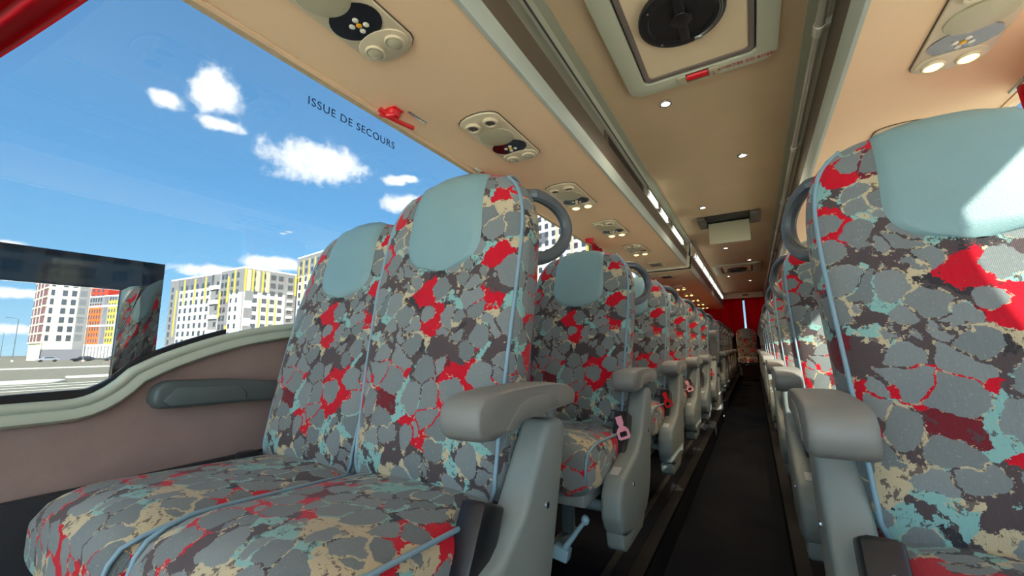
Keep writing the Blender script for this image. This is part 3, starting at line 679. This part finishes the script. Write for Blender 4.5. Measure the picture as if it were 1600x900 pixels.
def front_y(x, s):
    hw, ht = hwid(s), hthk(s); q = min(1, abs(x) / hw)
    return -ht * (1 - q ** NEX) ** (1 / NEX) - (bolster(s) * q ** 2.2 if q < 1 else bolster(s)) * (1 - q ** 14) - lumbar(s) * (1 - q ** 3)
def back_ring(s, n=44):
    hw, ht = hwid(s), hthk(s); out = []
    for k in range(n):
        a = 2 * PI * k / n; c, si = math.cos(a), math.sin(a)
        x = hw * math.copysign(abs(c) ** (2 / NEX), c)
        if si < 0: y = front_y(x, s) if abs(si) > 1e-6 else 0
        else: y = ht * abs(si) ** (2 / NEX)
        out.append(bpt(x, y, s))
    return out
def make_backrest():
    ss = [0, .008, .02, .04] + [.07 + .03 * k for k in range(17)] + [.57, .59, .61, .63, .65, .670, .688, .704, .717, .728, .736, .741, .7445]
    return G().loft([back_ring(s) for s in ss])
def make_backpiping(sgn):
    pts = []
    for s in [.015 + .02 * k for k in range(36)]:
        hw = hwid(s)
        if hw < .135: break
        x = hw * .945; pts.append(bpt(sgn * x, front_y(x, s) - .001, s))
    x = pts[-1][0]; last = pts[-1]
    # over the top towards the rear
    for k in (1, 2, 3): pts.append((last[0] * (1 - .03 * k), last[1] + .028 * k, last[2] + (.012, .014, .004)[k - 1]))
    return G().tube(pts, .0042, 7)
def make_pad():
    sb, st = BL - .262, BL - .0015; g = G(); nu, nv = 18, 26; rows = []
    for j in range(nv + 1):
        v = j / nv; s = sb + (st - sb) * (1 - (1 - v) ** 1.6)
        d = (s - sb)
        w_ = .114 * (1 - max(0, 1 - d / .085) ** 2.4) ** (1 / 2.4) if d < .085 else .114 - .010 * max(0, (d - .085) / .17)
        w_ = min(max(w_, .012), hwid(s) * .97)
        row = []
        for i in range(nu + 1):
            x = w_ * (2 * i / nu - 1); e = min(1, (1 - abs(2 * i / nu - 1)) / .08); e2 = min(1, d / .012)
            bulge = .0075 * math.sqrt(max(0, min(e, 1))) * math.sqrt(e2) + .004 * (1 - (2 * i / nu - 1) ** 2)
            row.append(bpt(x, front_y(x, s) - bulge + .001, s + (.006 * math.sqrt(e) if v > .93 else 0)))
        rows.append(row)
    # fold over to the back of the headrest
    for k in (1, 2, 3):
        rows.append([(p[0] * .99, p[1] + .024 * k, p[2] + (.004, .002, -.014)[k - 1]) for p in rows[nv]])
    return g.loft(rows, closed=False)
def crown(x): return .010 * (1 - (x / .212) ** 2)
def make_cushion():
    g = G(); rings = []; ys = [.075, .06, .03, -.05, -.13, -.20, -.25, -.285, -.315, -.34, -.36, -.372, -.378]
    for y in ys:
        q = min(1, max(0, (-.275 - y) / .107)); top = .412 + .022 * min(1, (.07 - y) / .37) - .052 * (1 - math.sqrt(max(0, 1 - q * q)))
        if y < -.37: top -= .008
        bot = .268 + .012 * max(0, (-.2 - y) / .2) + (.016 if y < -.37 else 0)
        hw = .212 - .016 * q ** 3 - (.01 if y > .06 else 0); zc, hz = (top + bot) / 2, (top - bot) / 2; n = 40; r = []
        for k in range(n):
            a = 2 * PI * k / n; c, si = math.cos(a), math.sin(a); x = hw * math.copysign(abs(c) ** .42, c); z = zc + hz * math.copysign(abs(si) ** .42, si)
            if si > 0: z += crown(x) * abs(si)
            r.append((x, y, z))
        rings.append(r)
    return g.loft(rings)
def make_cushpiping(sgn):
    pts = []
    for y in [.05, .0, -.07, -.14, -.20, -.25, -.30, -.335, -.358]:
        q = min(1, max(0, (-.275 - y) / .107)); top = .412 + .022 * min(1, (.07 - y) / .37) - .052 * (1 - math.sqrt(max(0, 1 - q * q)))
        pts.append((sgn * (.207 - .016 * q ** 3), y, top - .012))
    e = pts[-1]
    pts += [(e[0], -.371, e[2] - .018), (e[0] * .995, -.377, e[2] - .04), (e[0] * .99, -.376, e[2] - .075)]
    return G().tube(pts, .0042, 7)

def arm_mesh():
    """armrest: side profile in (y,z); z relative to 0, y forward negative; x 0..w"""
    top = [(-.203, -.012), (-.201, .006), (-.188, .020), (-.16, .026), (-.10, .029), (-.02, .029), (.06, .026), (.12, .018), (.150, .006)]
    bot = [(.158, -.006), (.152, -.022), (.10, -.023), (.02, -.024), (-.05, -.026), (-.10, -.031), (-.135, -.038), (-.160, -.042), (-.186, -.039), (-.200, -.026)]
    prof = top + bot; n = len(prof); cy = -.03; cz = -.005; rings = []
    for x, k in ((-.036, .90), (-.034, .955), (-.028, .99), (-.015, 1.0), (.015, 1.0), (.028, .99), (.034, .955), (.036, .90)):
        rings.append([(x, cy + (p[0] - cy) * (1 - (1 - k) * .35), cz + (p[1] - cz) * k) for p in prof])
    return G().loft(rings)
def pin(x, y, z, r, dx): return G().cyl((x - dx, y, z), (x + dx, y, z), r, 16)
SH_PROF = [(.095, .550), (.165, .545), (.178, .520), (.150, .430), (.085, .240), (.05, .185), (.0, .150), (-.20, .150), (-.275, .170), (-.300, .215), (-.295, .275), (-.262, .318), (-.17, .340), (-.08, .362), (-.01, .410), (.045, .485)]

def build_seat(kind):
    """kind: 'aisle' (side shell at +x) or 'window'"""
    t = thing('coach_seat', (0, 0, 0), '', 'seat')
    part('backrest', make_backrest(), FAB, t, ang=1.2, label='grey, red, beige and teal patterned fabric back')
    part('headrest_pad', make_pad(), LEATHER, t, ang=1.2, solid=.0015, label='teal leatherette headrest cover')
    for s in (-1, 1): part('backrest_piping', make_backpiping(s), PIPE, t, ang=2)
    part('cushion', make_cushion(), FAB, t, ang=1.2, label='patterned fabric seat cushion')
    for s in ((-1, 1) if kind == 'aisle' else (1,)): part('cushion_piping', make_cushpiping(s), PIPE, t, ang=2)
    part('cushion_pan', G().box(-.18, .18, -.34, .06, .245, .285), SHELL, t, .01)
    part('front_rail', G().cyl((-.21, -.26, .235), (.21, -.26, .235), .016, 12), STEEL, t)
    part('rear_rail', G().cyl((-.21, .04, .235), (.21, .04, .235), .016, 12), STEEL, t)
    if kind == 'aisle':
        part('leg', G().box(-.055, -.015, -.285, -.245, .004, .25), STEEL, t, .004)
        part('leg', G().box(-.055, -.015, .02, .06, .004, .25), STEEL, t, .004)
        part('foot_bar', G().box(-.06, -.01, -.31, .09, .0, .012), STEEL, t, .003)
        part('tie_rod', G().cyl((-.21, -.25, .10), (.0, -.25, .10), .007, 10).cyl((-.075, -.25, .10), (-.06, -.25, .10), .013, 6).cyl((-.01, -.25, .10), (.008, -.25, .10), .012, 6), CHROME, t)
        lv = part('slide_lever', G().tube([(.055, -.25, .075), (.07, -.255, .095), (.10, -.25, .135), (.13, -.245, .175)], [.012, .009, .0075, .0065], 10), LEVER, t, label='pale blue slide lever')
        part('knob', G().loft([[(.132 + r * math.cos(2 * PI * k / 14), -.244 + r * math.sin(2 * PI * k / 14), z) for k in range(14)] for r, z in ((.003, .164), (.010, .169), (.0135, .179), (.010, .189), (.003, .194))]), LEVER, lv)
        part('lever_foot', G().prism([(.02, .058), (.075, .050), (.085, .088), (.035, .10)], 'y', -.268, -.232), LEVER, lv, .006)
        sh = part('side_shell', G().prism(SH_PROF, 'x', .198, .262), SHELL, t, .018, seg=3, label='grey plastic side shell')
        part('lower_cap', G().prism([(.03, .152), (-.22, .152), (-.255, .166), (-.245, .118), (-.225, .105), (-.03, .105)], 'x', .196, .252), SHELL, sh, .008)
        part('screw', G().cyl((.260, .075, .40), (.2645, .075, .40), .006, 10), CHROME, sh)
        part('screw', G().cyl((.260, -.16, .28), (.2645, -.16, .28), .006, 10), CHROME, sh)
        part('sticker', G().add([(.214, -.245, .3235), (.240, -.245, .3235), (.240, -.200, .3342), (.214, -.200, .3342)], [(0, 1, 2, 3)]), mat('sticker', srgb(190, 190, 185), .5), sh)
        ar = part('armrest', arm_mesh(), ARM, t, ang=.8, label='dark grey armrest')
        ar.location = (.250, .02, .598)
        part('inset', G().prism([(-.130, -.032), (-.085, .002), (-.05, .010), (.04, .009), (.06, .0), (.068, -.018), (.0, -.019), (-.07, -.026), (-.11, -.036)], 'x', .033, .0375), ARM, ar, .004)
        part('pivot', pin(.232, .118, .572, .024, .0215), ARM, t, .003)
        part('pivot_cap', pin(.256, .118, .572, .0195, .004), SHELL, t, .002)
        # grab handle: C shaped loop leaving the back's shoulder on the aisle side
        hp_ = []
        for k in range(15):
            a = -1.45 + 2.9 * k / 14
            hp_.append((.198 + .042 * max(0, math.cos(a)), .205 + .125 * math.cos(a) + .022 * math.sin(a), .965 + .082 * math.sin(a)))
        part('grab_handle', G().tube([(.15, .19, .878)] + hp_ + [(.15, .225, 1.052)], [.016] + [.0155] * 15 + [.016], 10), mat('handle_grey', srgb(86, 92, 92), .42), t, label='dark grey curved grab handle')
        bk = part('buckle', G().prism([(-.160, .255), (-.090, .230), (.015, .455), (-.045, .480)], 'x', .176, .224), BLACKP, t, .006, label='black belt buckle')
        part('button_frame', G().prism([(-.052, .462), (-.012, .448), (-.002, .462), (-.042, .480)], 'x', .182, .218), BLACKP, bk, .003)
        part('webbing', G().add([(.185, -.10, .37), (.185, -.075, .36), (.205, -.11, .20), (.205, -.145, .20), (.187, -.10, .37), (.187, -.075, .36), (.207, -.11, .20), (.207, -.145, .20)], [(0, 1, 2, 3), (4, 7, 6, 5), (0, 3, 7, 4), (1, 5, 6, 2), (0, 4, 5, 1), (3, 2, 6, 7)]), BELT, bk)
    else:
        part('leg', G().box(-.18, -.14, -.30, .08, .0, .235), STEEL, t, .006)
        part('side_cover', G().box(-.212, -.198, -.06, .03, .33, .415), BLACKP, t, .005)
        bk = part('buckle', G().box(-.205, -.165, -.05, .0, .412, .432), BLACKP, t, .006)
    return t
S_A, S_W = build_seat('aisle'), build_seat('window')
S_AR = copy_tree(S_A)      # right-hand seats carry their side shell a little closer to the cushion
for ch in [k for k in COL.objects if k.parent == S_A and k.name.split('.')[0] in ('side_shell', 'armrest', 'pivot', 'pivot_cap', 'buckle', 'grab_handle', 'slide_lever')]: ch.location.x += .010
# belt tongue (pink or red) that hangs in the buckle
def tongue_mesh(m):
    ou = [(-.013, -.012), (-.013, .018), (-.008, .030), (-.020, .040), (-.024, .050), (-.024, .074), (-.016, .082), (.016, .082), (.024, .074), (.024, .050), (.020, .040), (.008, .030), (.013, .018), (.013, -.012)]
    inn = [(-.004, .0), (-.004, .006), (-.003, .040), (-.012, .052), (-.014, .056), (-.014, .068), (-.010, .072), (.010, .072), (.014, .068), (.014, .056), (.012, .052), (.003, .040), (.004, .006), (.004, .0)]
    # T-shaped plate: solid stem, open loop at the end
    g = G().prism(ou[:4] + [(-.020, .046), (.020, .046)] + ou[10:], 'y', -.002, .002)
    loop_o = rrect(-.025, .025, .042, .084, .010, 4); loop_i = rrect(-.015, .015, .052, .074, .006, 4); n_ = len(loop_o); rings = []
    for k in range(n_ + 1):
        p, q = loop_o[k % n_], loop_i[k % n_]; rings.append([(q[0], -.002, q[1]), (p[0], -.002, p[1]), (p[0], .002, p[1]), (q[0], .002, q[1])])
    g.loft(rings, cap=False)
    return g.mesh('tongue', m)
TONG = {'pink': tongue_mesh(PINK), 'red': tongue_mesh(REDP)}
used = {'a': False, 'w': False}
def mirror_mesh(me):
    k = me.name + '_m'
    if k in MIR: return MIR[k]
    n = me.copy(); n.transform(Matrix.Scale(-1, 4, (1, 0, 0))); n.flip_normals(); MIR[k] = n; return n
MIR = {}
def mirror_tree(o):
    for ch in [k for k in COL.objects if k.parent == o]:
        ch.data = mirror_mesh(ch.data); ch.location.x *= -1; mirror_tree(ch)
MS = {}
def place_seat(kind, x, y, mirror, label, group, z=0.0, rz=0.0):
    key = (kind, mirror)
    if key in MS: o = copy_tree(MS[key])
    else:
        base_ = (S_AR if mirror else S_A) if kind == 'a' else S_W
        if mirror: o = base_ if kind == 'a' else copy_tree(base_); mirror_tree(o)
        else: o = base_
        MS[key] = o
    o.location = (x, y, z); o.rotation_euler = (0, 0, rz); tag(o, label, 'seat', group); return o
LROWS = [.66, 1.51, 2.34, 3.16, 3.98, 4.80, 6.33, 7.13, 7.93, 8.73, 9.53, 10.33]
RROWS = [.83, 1.715, 2.60] + [3.78 + .865 * i for i in range(8)]
def recline(o, deg):
    a = math.radians(deg); P = Matrix.Translation((0, .055, .39)) @ Matrix.Rotation(a, 4, 'X') @ Matrix.Translation((0, -.055, -.39))
    for ch in [k for k in COL.objects if k.parent == o and k.name.split('.')[0] in ('backrest', 'headrest_pad', 'backrest_piping', 'grab_handle')]: ch.matrix_local = P
tong_next = {1: 'pink', 2: 'red', 3: 'pink', 5: 'red'}
later = []
for i, y in enumerate(LROWS):
    a = place_seat('a', -.630, y, False, 'aisle-side patterned seat in the %s row left of the aisle' % ORD[i], 'seats left of the aisle', z=.010 if i == 0 else 0)
    b = place_seat('w', -1.078, y + (.035 if i == 0 else 0), False, 'window-side patterned seat in the %s row left of the aisle' % ORD[i], 'seats left of the aisle', z=-.012 if i == 0 else 0)
    if i in tong_next: later.append((a, tong_next[i], 1))
for i, y in enumerate(RROWS):
    place_seat('a', .335, y, True, 'aisle-side patterned seat in the %s row right of the aisle' % ORD[i], 'seats right of the aisle')
    place_seat('w', .780, y, True, 'window-side patterned seat in the %s row right of the aisle' % ORD[i], 'seats right of the aisle')
o = [o for o in COL.objects if o.get('label') == 'window-side patterned seat in the first row left of the aisle'][0]
for ch in [k for k in COL.objects if k.parent == o and k.name.startswith('cushion')]: ch.location.y -= .05; ch.location.z += .006
recline([o for o in COL.objects if o.get('label') == 'aisle-side patterned seat in the first row left of the aisle'][0], 4.0)
for lb in ('aisle-side patterned seat in the first row left of the aisle', 'aisle-side patterned seat in the first row right of the aisle'):
    o = [o for o in COL.objects if o.get('label') == lb][0]
    for ch in [k for k in COL.objects if k.parent == o and k.name.startswith('buckle')]: ch.location.z -= .030; ch.location.y -= .045; ch.location.x += .012 * (1 if 'left' in lb else -1)
o = [o for o in COL.objects if o.get('label') == 'aisle-side patterned seat in the sixth row left of the aisle'][0]
for ch in [k for k in COL.objects if k.parent == o and k.name.split('.')[0] == 'armrest']:     # this one is folded up
    ch.matrix_local = Matrix.Translation((0, .118, .572)) @ Matrix.Rotation(math.radians(-78), 4, 'X') @ Matrix.Translation((0, -.118, -.572)) @ Matrix.Translation(ch.location)
for a, c, s in later:
    bk = [k for k in COL.objects if k.parent == a and k.name.startswith('buckle')][0]
    o = link('tongue', TONG[c], bk, label='%s plastic belt tongue' % c); o.matrix_local = Matrix.Translation((.205, -.088, .458)) @ Matrix.Rotation(math.radians(-27), 4, 'X') @ Matrix.Rotation(math.radians(158), 4, 'Y') @ Matrix.Scale(.82, 4)
place_seat('w', -.148, 11.55, False, 'dark middle seat of the rear bench at the end of the aisle', 'rear bench')

# white partition at the stairwell
pt = thing('partition_panel', (-.80, 5.16, 0), 'pale low partition panel ahead of the left stairwell', 'partition')
part('panel', G().box(-.50, .44, 0, .03, 0, .36), BODYP, pt, .008)
part('top_rail', G().cyl((-.50, .015, .38), (.44, .015, .38), .016, 12), BLACKP, pt)
part('post', G().cyl((.44, .015, 0), (.44, .015, .38), .014, 12), ALU, pt)

# ------------------------------------------------------------------ outside
GZ = -1.65
def ground_mat():
    m = bpy.data.materials.new('concrete_ground'); m.use_nodes = True; n = NT(m.node_tree)
    p = n.new('ShaderNodeBsdfPrincipled'); o = n.new('ShaderNodeOutputMaterial'); n.link(p.outputs[0], o.inputs[0]); p.inputs['Roughness'].default_value = .9
    t = n.new('ShaderNodeTexCoord'); f = n.noise(t.outputs['Object'], .12, 5.0, .6); f2 = n.noise(t.outputs['Object'], 2.5, 4.0, .6)
    c = n.mix(f, srgb(112, 107, 88), srgb(130, 122, 100)); c = n.mix(n.math('MULTIPLY', f2, .35), c, srgb(112, 107, 94)); n.link(c, p.inputs['Base Color']); return m
struct('ground', G().box(-700, 500, -500, 700, GZ - .3, GZ), ground_mat(), label='pale concrete car park outside', cat=None)
struct('ground_bounce_slab', G().box(1.6, 60, -60, 70, GZ - .02, GZ + .02).box(-20, 1.6, -60, -3.2, GZ - .02, GZ + .02), mat('bounce_paving', srgb(240, 232, 214), .85, var=.03, vscale=.5), label='unseen pale paving added right and ahead of the bus to bounce sunlight')  # out-of-view slab, added to bounce sunlight up under the racks and ceiling
WHITEL = mat('white_paint', srgb(238, 236, 226), .8)
for k in range(9):
    x = -20 - k * 3.4
    tag(link('parking_line', G().box(-.09, .09, -7, 7, 0, .012).mesh('parking_line', WHITEL), None, (x, 5.2 + .08 * k, GZ)), '%s white painted parking line from the bus on the concrete' % ORD[k], 'road marking', 'parking lines')
CONC = mat('kerb_concrete', srgb(214, 208, 192), .85)
for k, (x, y, l, wd, lb) in enumerate([(-51, 6.5, 5.0, 2.0, 'low concrete kerb island at the far left'), (-57, 19, 6.0, 1.2, 'long low concrete kerb island left of the window frame'), (-96, 24, 40, 1.2, 'distant concrete kerb along the car park edge')]):
    tag(link('kerb_island', G().prism(rrect(-wd, wd, -l, l, min(wd, l) * .8), 'z', 0, .16).mesh('kerb_island', CONC, .03), None, (x, y, GZ)), lb, 'kerb', None)

WIN = mat('window_dark', srgb(70, 74, 80), .12, spec=.8); WINL = mat('window_grey', srgb(110, 112, 112), .2)
B_WHITE = mat('facade_white', srgb(236, 234, 226), .8); B_CREAM = mat('facade_cream', srgb(226, 220, 184), .8); B_GREY = mat('facade_grey', srgb(128, 126, 124), .8)
B_DGREY = mat('facade_dark_grey', srgb(112, 112, 116), .8); B_YEL = mat('facade_yellow', srgb(214, 184, 60), .7); B_ORANGE = mat('facade_orange', srgb(226, 100, 30), .7)
B_RED = mat('facade_red', srgb(206, 60, 36), .7); B_MAR = mat('facade_maroon', srgb(120, 84, 86), .6); B_BEIGE = mat('facade_beige', srgb(206, 186, 150), .8); B_TAN = mat('facade_tan', srgb(176, 150, 130), .8)
MCACHE = {}
def bxm(name, m, w_, d, h):
    k = (name, m.name, round(w_, 2), round(d, 2), round(h, 2))
    if k not in MCACHE: MCACHE[k] = G().box(-w_ / 2, w_ / 2, -d, d * .2, 0, h).mesh(name, m)
    return MCACHE[k]
class Bld:
    """facades from ground point A to B (as seen left to right from the bus)"""
    def __init__(s, label, poly, H, body):
        c = poly[0]; s.o = Vector((c[0], c[1], GZ)); s.t = thing('apartment_block', s.o, label, 'building', 'apartment blocks beyond the car park'); s.H = H
        part('walls', G().prism([(p[0] - c[0], p[1] - c[1]) for p in poly], 'z', 0, H), body, s.t)
        part('parapet', G().prism([(p[0] - c[0], p[1] - c[1]) for p in poly], 'z', H, H + .5), B_WHITE, s.t)
    def fac(s, A, B):
        s.A = Vector((A[0], A[1], 0)); B = Vector((B[0], B[1], 0)); s.L = (B - s.A).length; s.d = (B - s.A).normalized()
        s.nrm = Vector((s.d.y, -s.d.x, 0)); s.ang = math.atan2(s.d.y, s.d.x)
        return s
    def put(s, name, m, u, z, w_, h, depth=.12, out=0.0):
        me = bxm(name, m, w_, depth, h)
        p = s.A + s.d * u + s.nrm * out
        o = link(name, me, s.t, (p.x - s.o.x, p.y - s.o.y, z)); o.rotation_euler = (0, 0, s.ang); return o
    def windows(s, cols, z0, dz, n, w_=1.4, h=1.6, m=None, skip=()):
        for i, u in enumerate(cols):
            for k in range(n):
                if (i, k) in skip: continue
                s.put('window', m or WIN, u, z0 + k * dz, w_, h)
def lerp(a, b, t): return (a[0] + (b[0] - a[0]) * t, a[1] + (b[1] - a[1]) * t)

# corner block, grey with a white frame and yellow strips
A, C_, R_ = (-160.5, 71.4), (-145.8, 71.8), (-146.2, 90.3)
b = Bld('grey and white corner apartment block with yellow strips, above the wall armrest', [A, C_, R_, (-160.9, 90)], 30.2, B_GREY)
b.fac(A, C_)
b.put('white_panel', B_WHITE, 10.4, 0, 8.0, 22.0, .10)
b.windows([1.5, 3.6, 7.6, 11.0], 1.2 + 2.9, 2.9, 9, 1.3, 1.7)
for u in (.5, 5.2): b.put('yellow_strip', B_YEL, u, 14 if u < 1 else 19, .9, 9, .14)
b.put('yellow_strip', B_YEL, 5.6, 2, 1.0, 9, .14); b.put('yellow_strip', B_YEL, 9.2, 22.3, .8, 7.6, .14)
b.fac(C_, R_)
b.put('white_panel', B_WHITE, 7.3, 0, 14.2, 22.2, .10)
for k in range(4): b.put('grey_panel', B_GREY, 1.9, 1.5 + k * 5.9 if k else .5, 2.8, 3.4 if k else 2, .14)
b.windows([3.8, 7.0, 9.8, 12.6, 16.2], 1.2, 2.9, 10, 1.7, 1.7)
for u in (5.6, 8.4, 11.2): b.put('yellow_strip', B_YEL, u, 3.0, .55, 17.5, .15)
for u in (.35, 2.9, 6.2, 18.2): b.put('yellow_strip', B_YEL, u, 22.4, .55, 7.6, .15)
for u in (1.5, 4.4, 7.8): b.put('beige_panel', B_BEIGE, u, 22.6, 1.3, 7.2, .13)
for k in range(8): b.put('balcony', B_WHITE, 16.2, 2.4 + 2.9 * k, 2.0, .8, .5)

# long block to its left
A, B = (-196.7, 70.2), (-162.7, 72.4)
b = Bld('long white and grey apartment block with yellow strips, right of the smoked window frame', [A, B, (-163.5, 86), (-197.5, 84)], 30.0, B_WHITE)
b.fac(A, B)
b.put('grey_panel', B_GREY, 3.6, 0, 7.0, 30, .10); b.put('grey_panel', B_GREY, 31.2, 0, 5.4, 30, .10); b.put('grey_panel', B_DGREY, 18, 25.6, 24, 4.3, .10); b.put('ground_floor', B_TAN, 17, 0, 33, 4.6, .12)
b.windows([2.0, 8.6, 12.2, 15.8, 19.4, 23.0, 26.6], 5.2, 2.9, 8, 1.5, 1.8)
b.windows([32.5], 5.2, 2.9, 8, 1.4, 1.7)
for u in (5.0, 10.4, 17.6, 24.8): b.put('yellow_strip', B_YEL, u, 20 if u > 6 else 8, .9, 9.5 if u > 6 else 18, .15)
for u in (14, 21.2): b.put('beige_strip', B_BEIGE, u, 6, .8, 17, .14)
for k in range(4): b.put('balcony', B_WHITE, 31.0, 8.5 + k * 5.3, 5.6, 1.4, .7)

# taller block to the right
A, B = (-148.2, 91.5), (-119.0, 87.4)
b = Bld('taller white and grey apartment block partly hidden by the window-side front seat', [A, B, (-117, 101), (-146, 105)], 37.0, B_WHITE)
b.fac(A, B)
b.put('grey_panel', B_GREY, 14.7, 30, 29, 7, .10)
b.windows([3.2, 7.6, 12, 16.4, 21, 25], 1.2, 2.95, 12, 1.6, 1.8)
for u in (1.8, 5.4, 9.8, 14.2): b.put('yellow_strip', B_YEL, u, 4 if u > 2 else 28, .7, 32 if u > 2 else 6, .15)

# block behind the first aisle seat
A, B = (-69.1, 127.0), (-33.9, 118.3)
b = Bld('tall white apartment block glimpsed through the grab handle of the first aisle seat', [A, B, (-31, 132), (-66, 141)], 58.0, B_WHITE)
b.fac(A, B)
b.windows([2 + 3.0 * k for k in range(12)], 4, 3.0, 17, 1.5, 1.8)
for u in (6.5, 15.5, 21.5, 27.5): b.put('orange_strip' if u == 15.5 else 'yellow_strip', B_BEIGE if u != 27.5 else B_YEL, u, 3, .8, 52, .15)
b.put('dark_panel', B_DGREY, 9, 38, 5, 4, .10)

# cream tower
A, C_, R_ = (-214.7, 38.7), (-195.9, 37.9), (-193.9, 46.1)
R_ = (-193.8, 47.2)
b = Bld('cream apartment tower with maroon balconies inside the vent pane at the left edge', [A, C_, R_, (-212.5, 48.5)], 33.0, B_CREAM)
b.fac(A, C_)
b.put('maroon_panel', B_MAR, 9.0, 6, 17.5, 27, .3)
for k in range(9): b.put('balcony_band', B_CREAM, 9.4, 5.6 + k * 2.95, 18.6, .5, .45)
for u in (3, 8, 13): b.put('mullion', B_CREAM, u, 6, .5, 27, .4)
b.fac(C_, R_)
b.put('ground_floor', B_DGREY, 4.7, 0, 9.4, 3.6, .1)
b.windows([3.6, 5.7], 6.3, 2.95, 9, 1.15, 1.9)
b.put('grey_panel', B_GREY, 8.1, 3.6, 2.6, 29, .10)
b.windows([7.9], 6.3, 2.95, 9, 1.6, 2.1, WINL)
b.windows([.9], 6.3, 2.95, 9, .8, 1.9)
# yellow and orange block
A, C_, R_ = (-299.0, 66.8), (-264.1, 75.4), (-274.2, 81.2)
A, C_, R_ = (-299.0, 66.8), (-263.0, 76.0), (-270.5, 90.0)
b = Bld('white, yellow and orange striped apartment block inside the vent pane', [A, C_, R_, (-305, 80)], 30.0, B_GREY)
b.fac(A, C_)
L = b.L
b.put('orange_panel', B_ORANGE, L * .46, 6, L * .26, 20, .10); b.put('yellow_panel', B_YEL, L * .12, 6, L * .20, 21, .10); b.put('yellow_panel', B_YEL, L * .80, 6, L * .16, 22, .10)
b.put('white_panel', B_WHITE, L * .94, 0, L * .12, 22, .10)
for k in range(3): b.put('white_band', B_WHITE, L * .5, 5.5 + k * 9.6, L * .98, .9, .25)
for k in range(16): b.put('pilaster', B_WHITE, 1.0 + k * (L - 2) / 15, 0, .8, 6, .25)
b.windows([L * q for q in (.06, .12, .18, .36, .41, .46, .51, .56, .74, .79, .84)], 7.3, 2.9, 8, 1.0, 1.9)
for q in (.30, .66): b.put('grey_panel', B_DGREY, L * q, 6, L * .06, 24, .12)
b.fac(C_, R_); b.put('white_panel', B_WHITE, b.L / 2, 0, b.L * .9, 24, .10); b.windows([4, 8, 12], 7.3, 2.9, 6, 1.2, 1.8)
# red tower behind
b = Bld('red tower block rising behind the striped block', [(-342.5, 81.2), (-326.6, 86.8), (-331, 99), (-347, 94)], 40.5, B_RED)
b.fac((-342.5, 81.2), (-326.6, 86.8)); b.windows([2.5, 6, 9.5, 13], 5, 3, 12, 1.5, 1.8, WIN)
# blocks on the other side of the bus (seen as reflections in the left glass)
for k, (x, y, l, h, m) in enumerate([(95, 25, 22, 36, B_GREY), (105, -30, 26, 30, B_WHITE)]):
    b = Bld('grey apartment block on the right-hand side of the bus' if k == 0 else 'white apartment block ahead on the right-hand side of the bus', [(x, y + l), (x, y - l), (x + 15, y - l), (x + 15, y + l)], h, m)
    b.fac((x, y + l), (x, y - l)); b.windows([3 + 4.2 * q for q in range(int(2 * l / 4.2))], 3, 3, int(h / 3) - 1, 2.0, 1.8)

# parked cars
def car(x, y, rz, col, label):
    t = thing('parked_car', (x, y, GZ), label, 'car', 'parked cars', rz)
    prof = [(-2.2, .35), (-2.25, .7), (-2.1, .85), (-1.2, .95), (-.6, 1.42), (.9, 1.45), (1.6, 1.0), (2.15, .92), (2.25, .6), (2.2, .35)]
    part('body', G().prism(prof, 'y', -.86, .86), col, t, .08)
    part('glazing', G().prism([(-1.0, .98), (-.55, 1.36), (.85, 1.38), (1.35, 1.0)], 'y', -.875, .875), WIN, t)
    for sx in (-1.35, 1.35):
        for sy in (-.8, .8): part('wheel', G().cyl((sx, sy - .1, .32), (sx, sy + .1, .32), .32, 14), RUBBER, t)
cars = [(-172, 35, 1.5, mat('car_silver', srgb(170, 172, 176), .3, .4), 'silver parked car in front of the cream tower'), (-166, 40.5, 1.6, mat('car_dark', srgb(40, 42, 48), .3), 'dark parked car between the cream tower and the striped block'),
        (-164, 46.5, 1.5, mat('car_grey', srgb(90, 94, 100), .3, .3), 'grey parked car in front of the striped block'), (-178, 44, 1.4, mat('car_blue', srgb(60, 74, 100), .3), 'dark blue parked car in the second row by the cream tower'),
        (-58, 5.6, .2, mat('car_black', srgb(22, 24, 28), .3), 'black car cut off by the left edge of the picture')]
for c in cars: car(*c)
def lamp_post(x, y, h, label):
    t = thing('lamp_post', (x, y, GZ), label, 'lamp post', 'street lamp posts')
    part('pole', G().tube([(0, 0, 0), (0, 0, h)], [.14, .09], 8), STEEL, t); part('base', G().box(-.2, .2, -.2, .2, 0, .5), CONC, t)
    part('arm', G().tube([(0, 0, h), (-.2, -.4, h + .35), (-.4, -1.8, h + .5)], .06, 6), STEEL, t); part('head', G().box(-.55, -.25, -2.6, -1.6, h + .42, h + .56), STEEL, t, .03)
lamp_post(-190, 31.5, 12.5, 'lamp post standing left of the cream tower'); lamp_post(-160, 39.2, 11.5, 'lamp post in front of the cream tower'); lamp_post(-300, 46, 12, 'distant lamp post far left on the horizon'); lamp_post(-140, 44.5, 9, 'lamp post in front of the striped block')
tag(link('low_building', G().box(-60, 60, -8, 8, 0, 5).prism([(-61, 5), (61, 5), (58, 6.2), (-58, 6.2)], 'y', -8.5, 8.5).mesh('low_building', B_TAN, .2), None, (-420, 40, GZ)), 'low hazy building on the horizon at the far left', 'building')
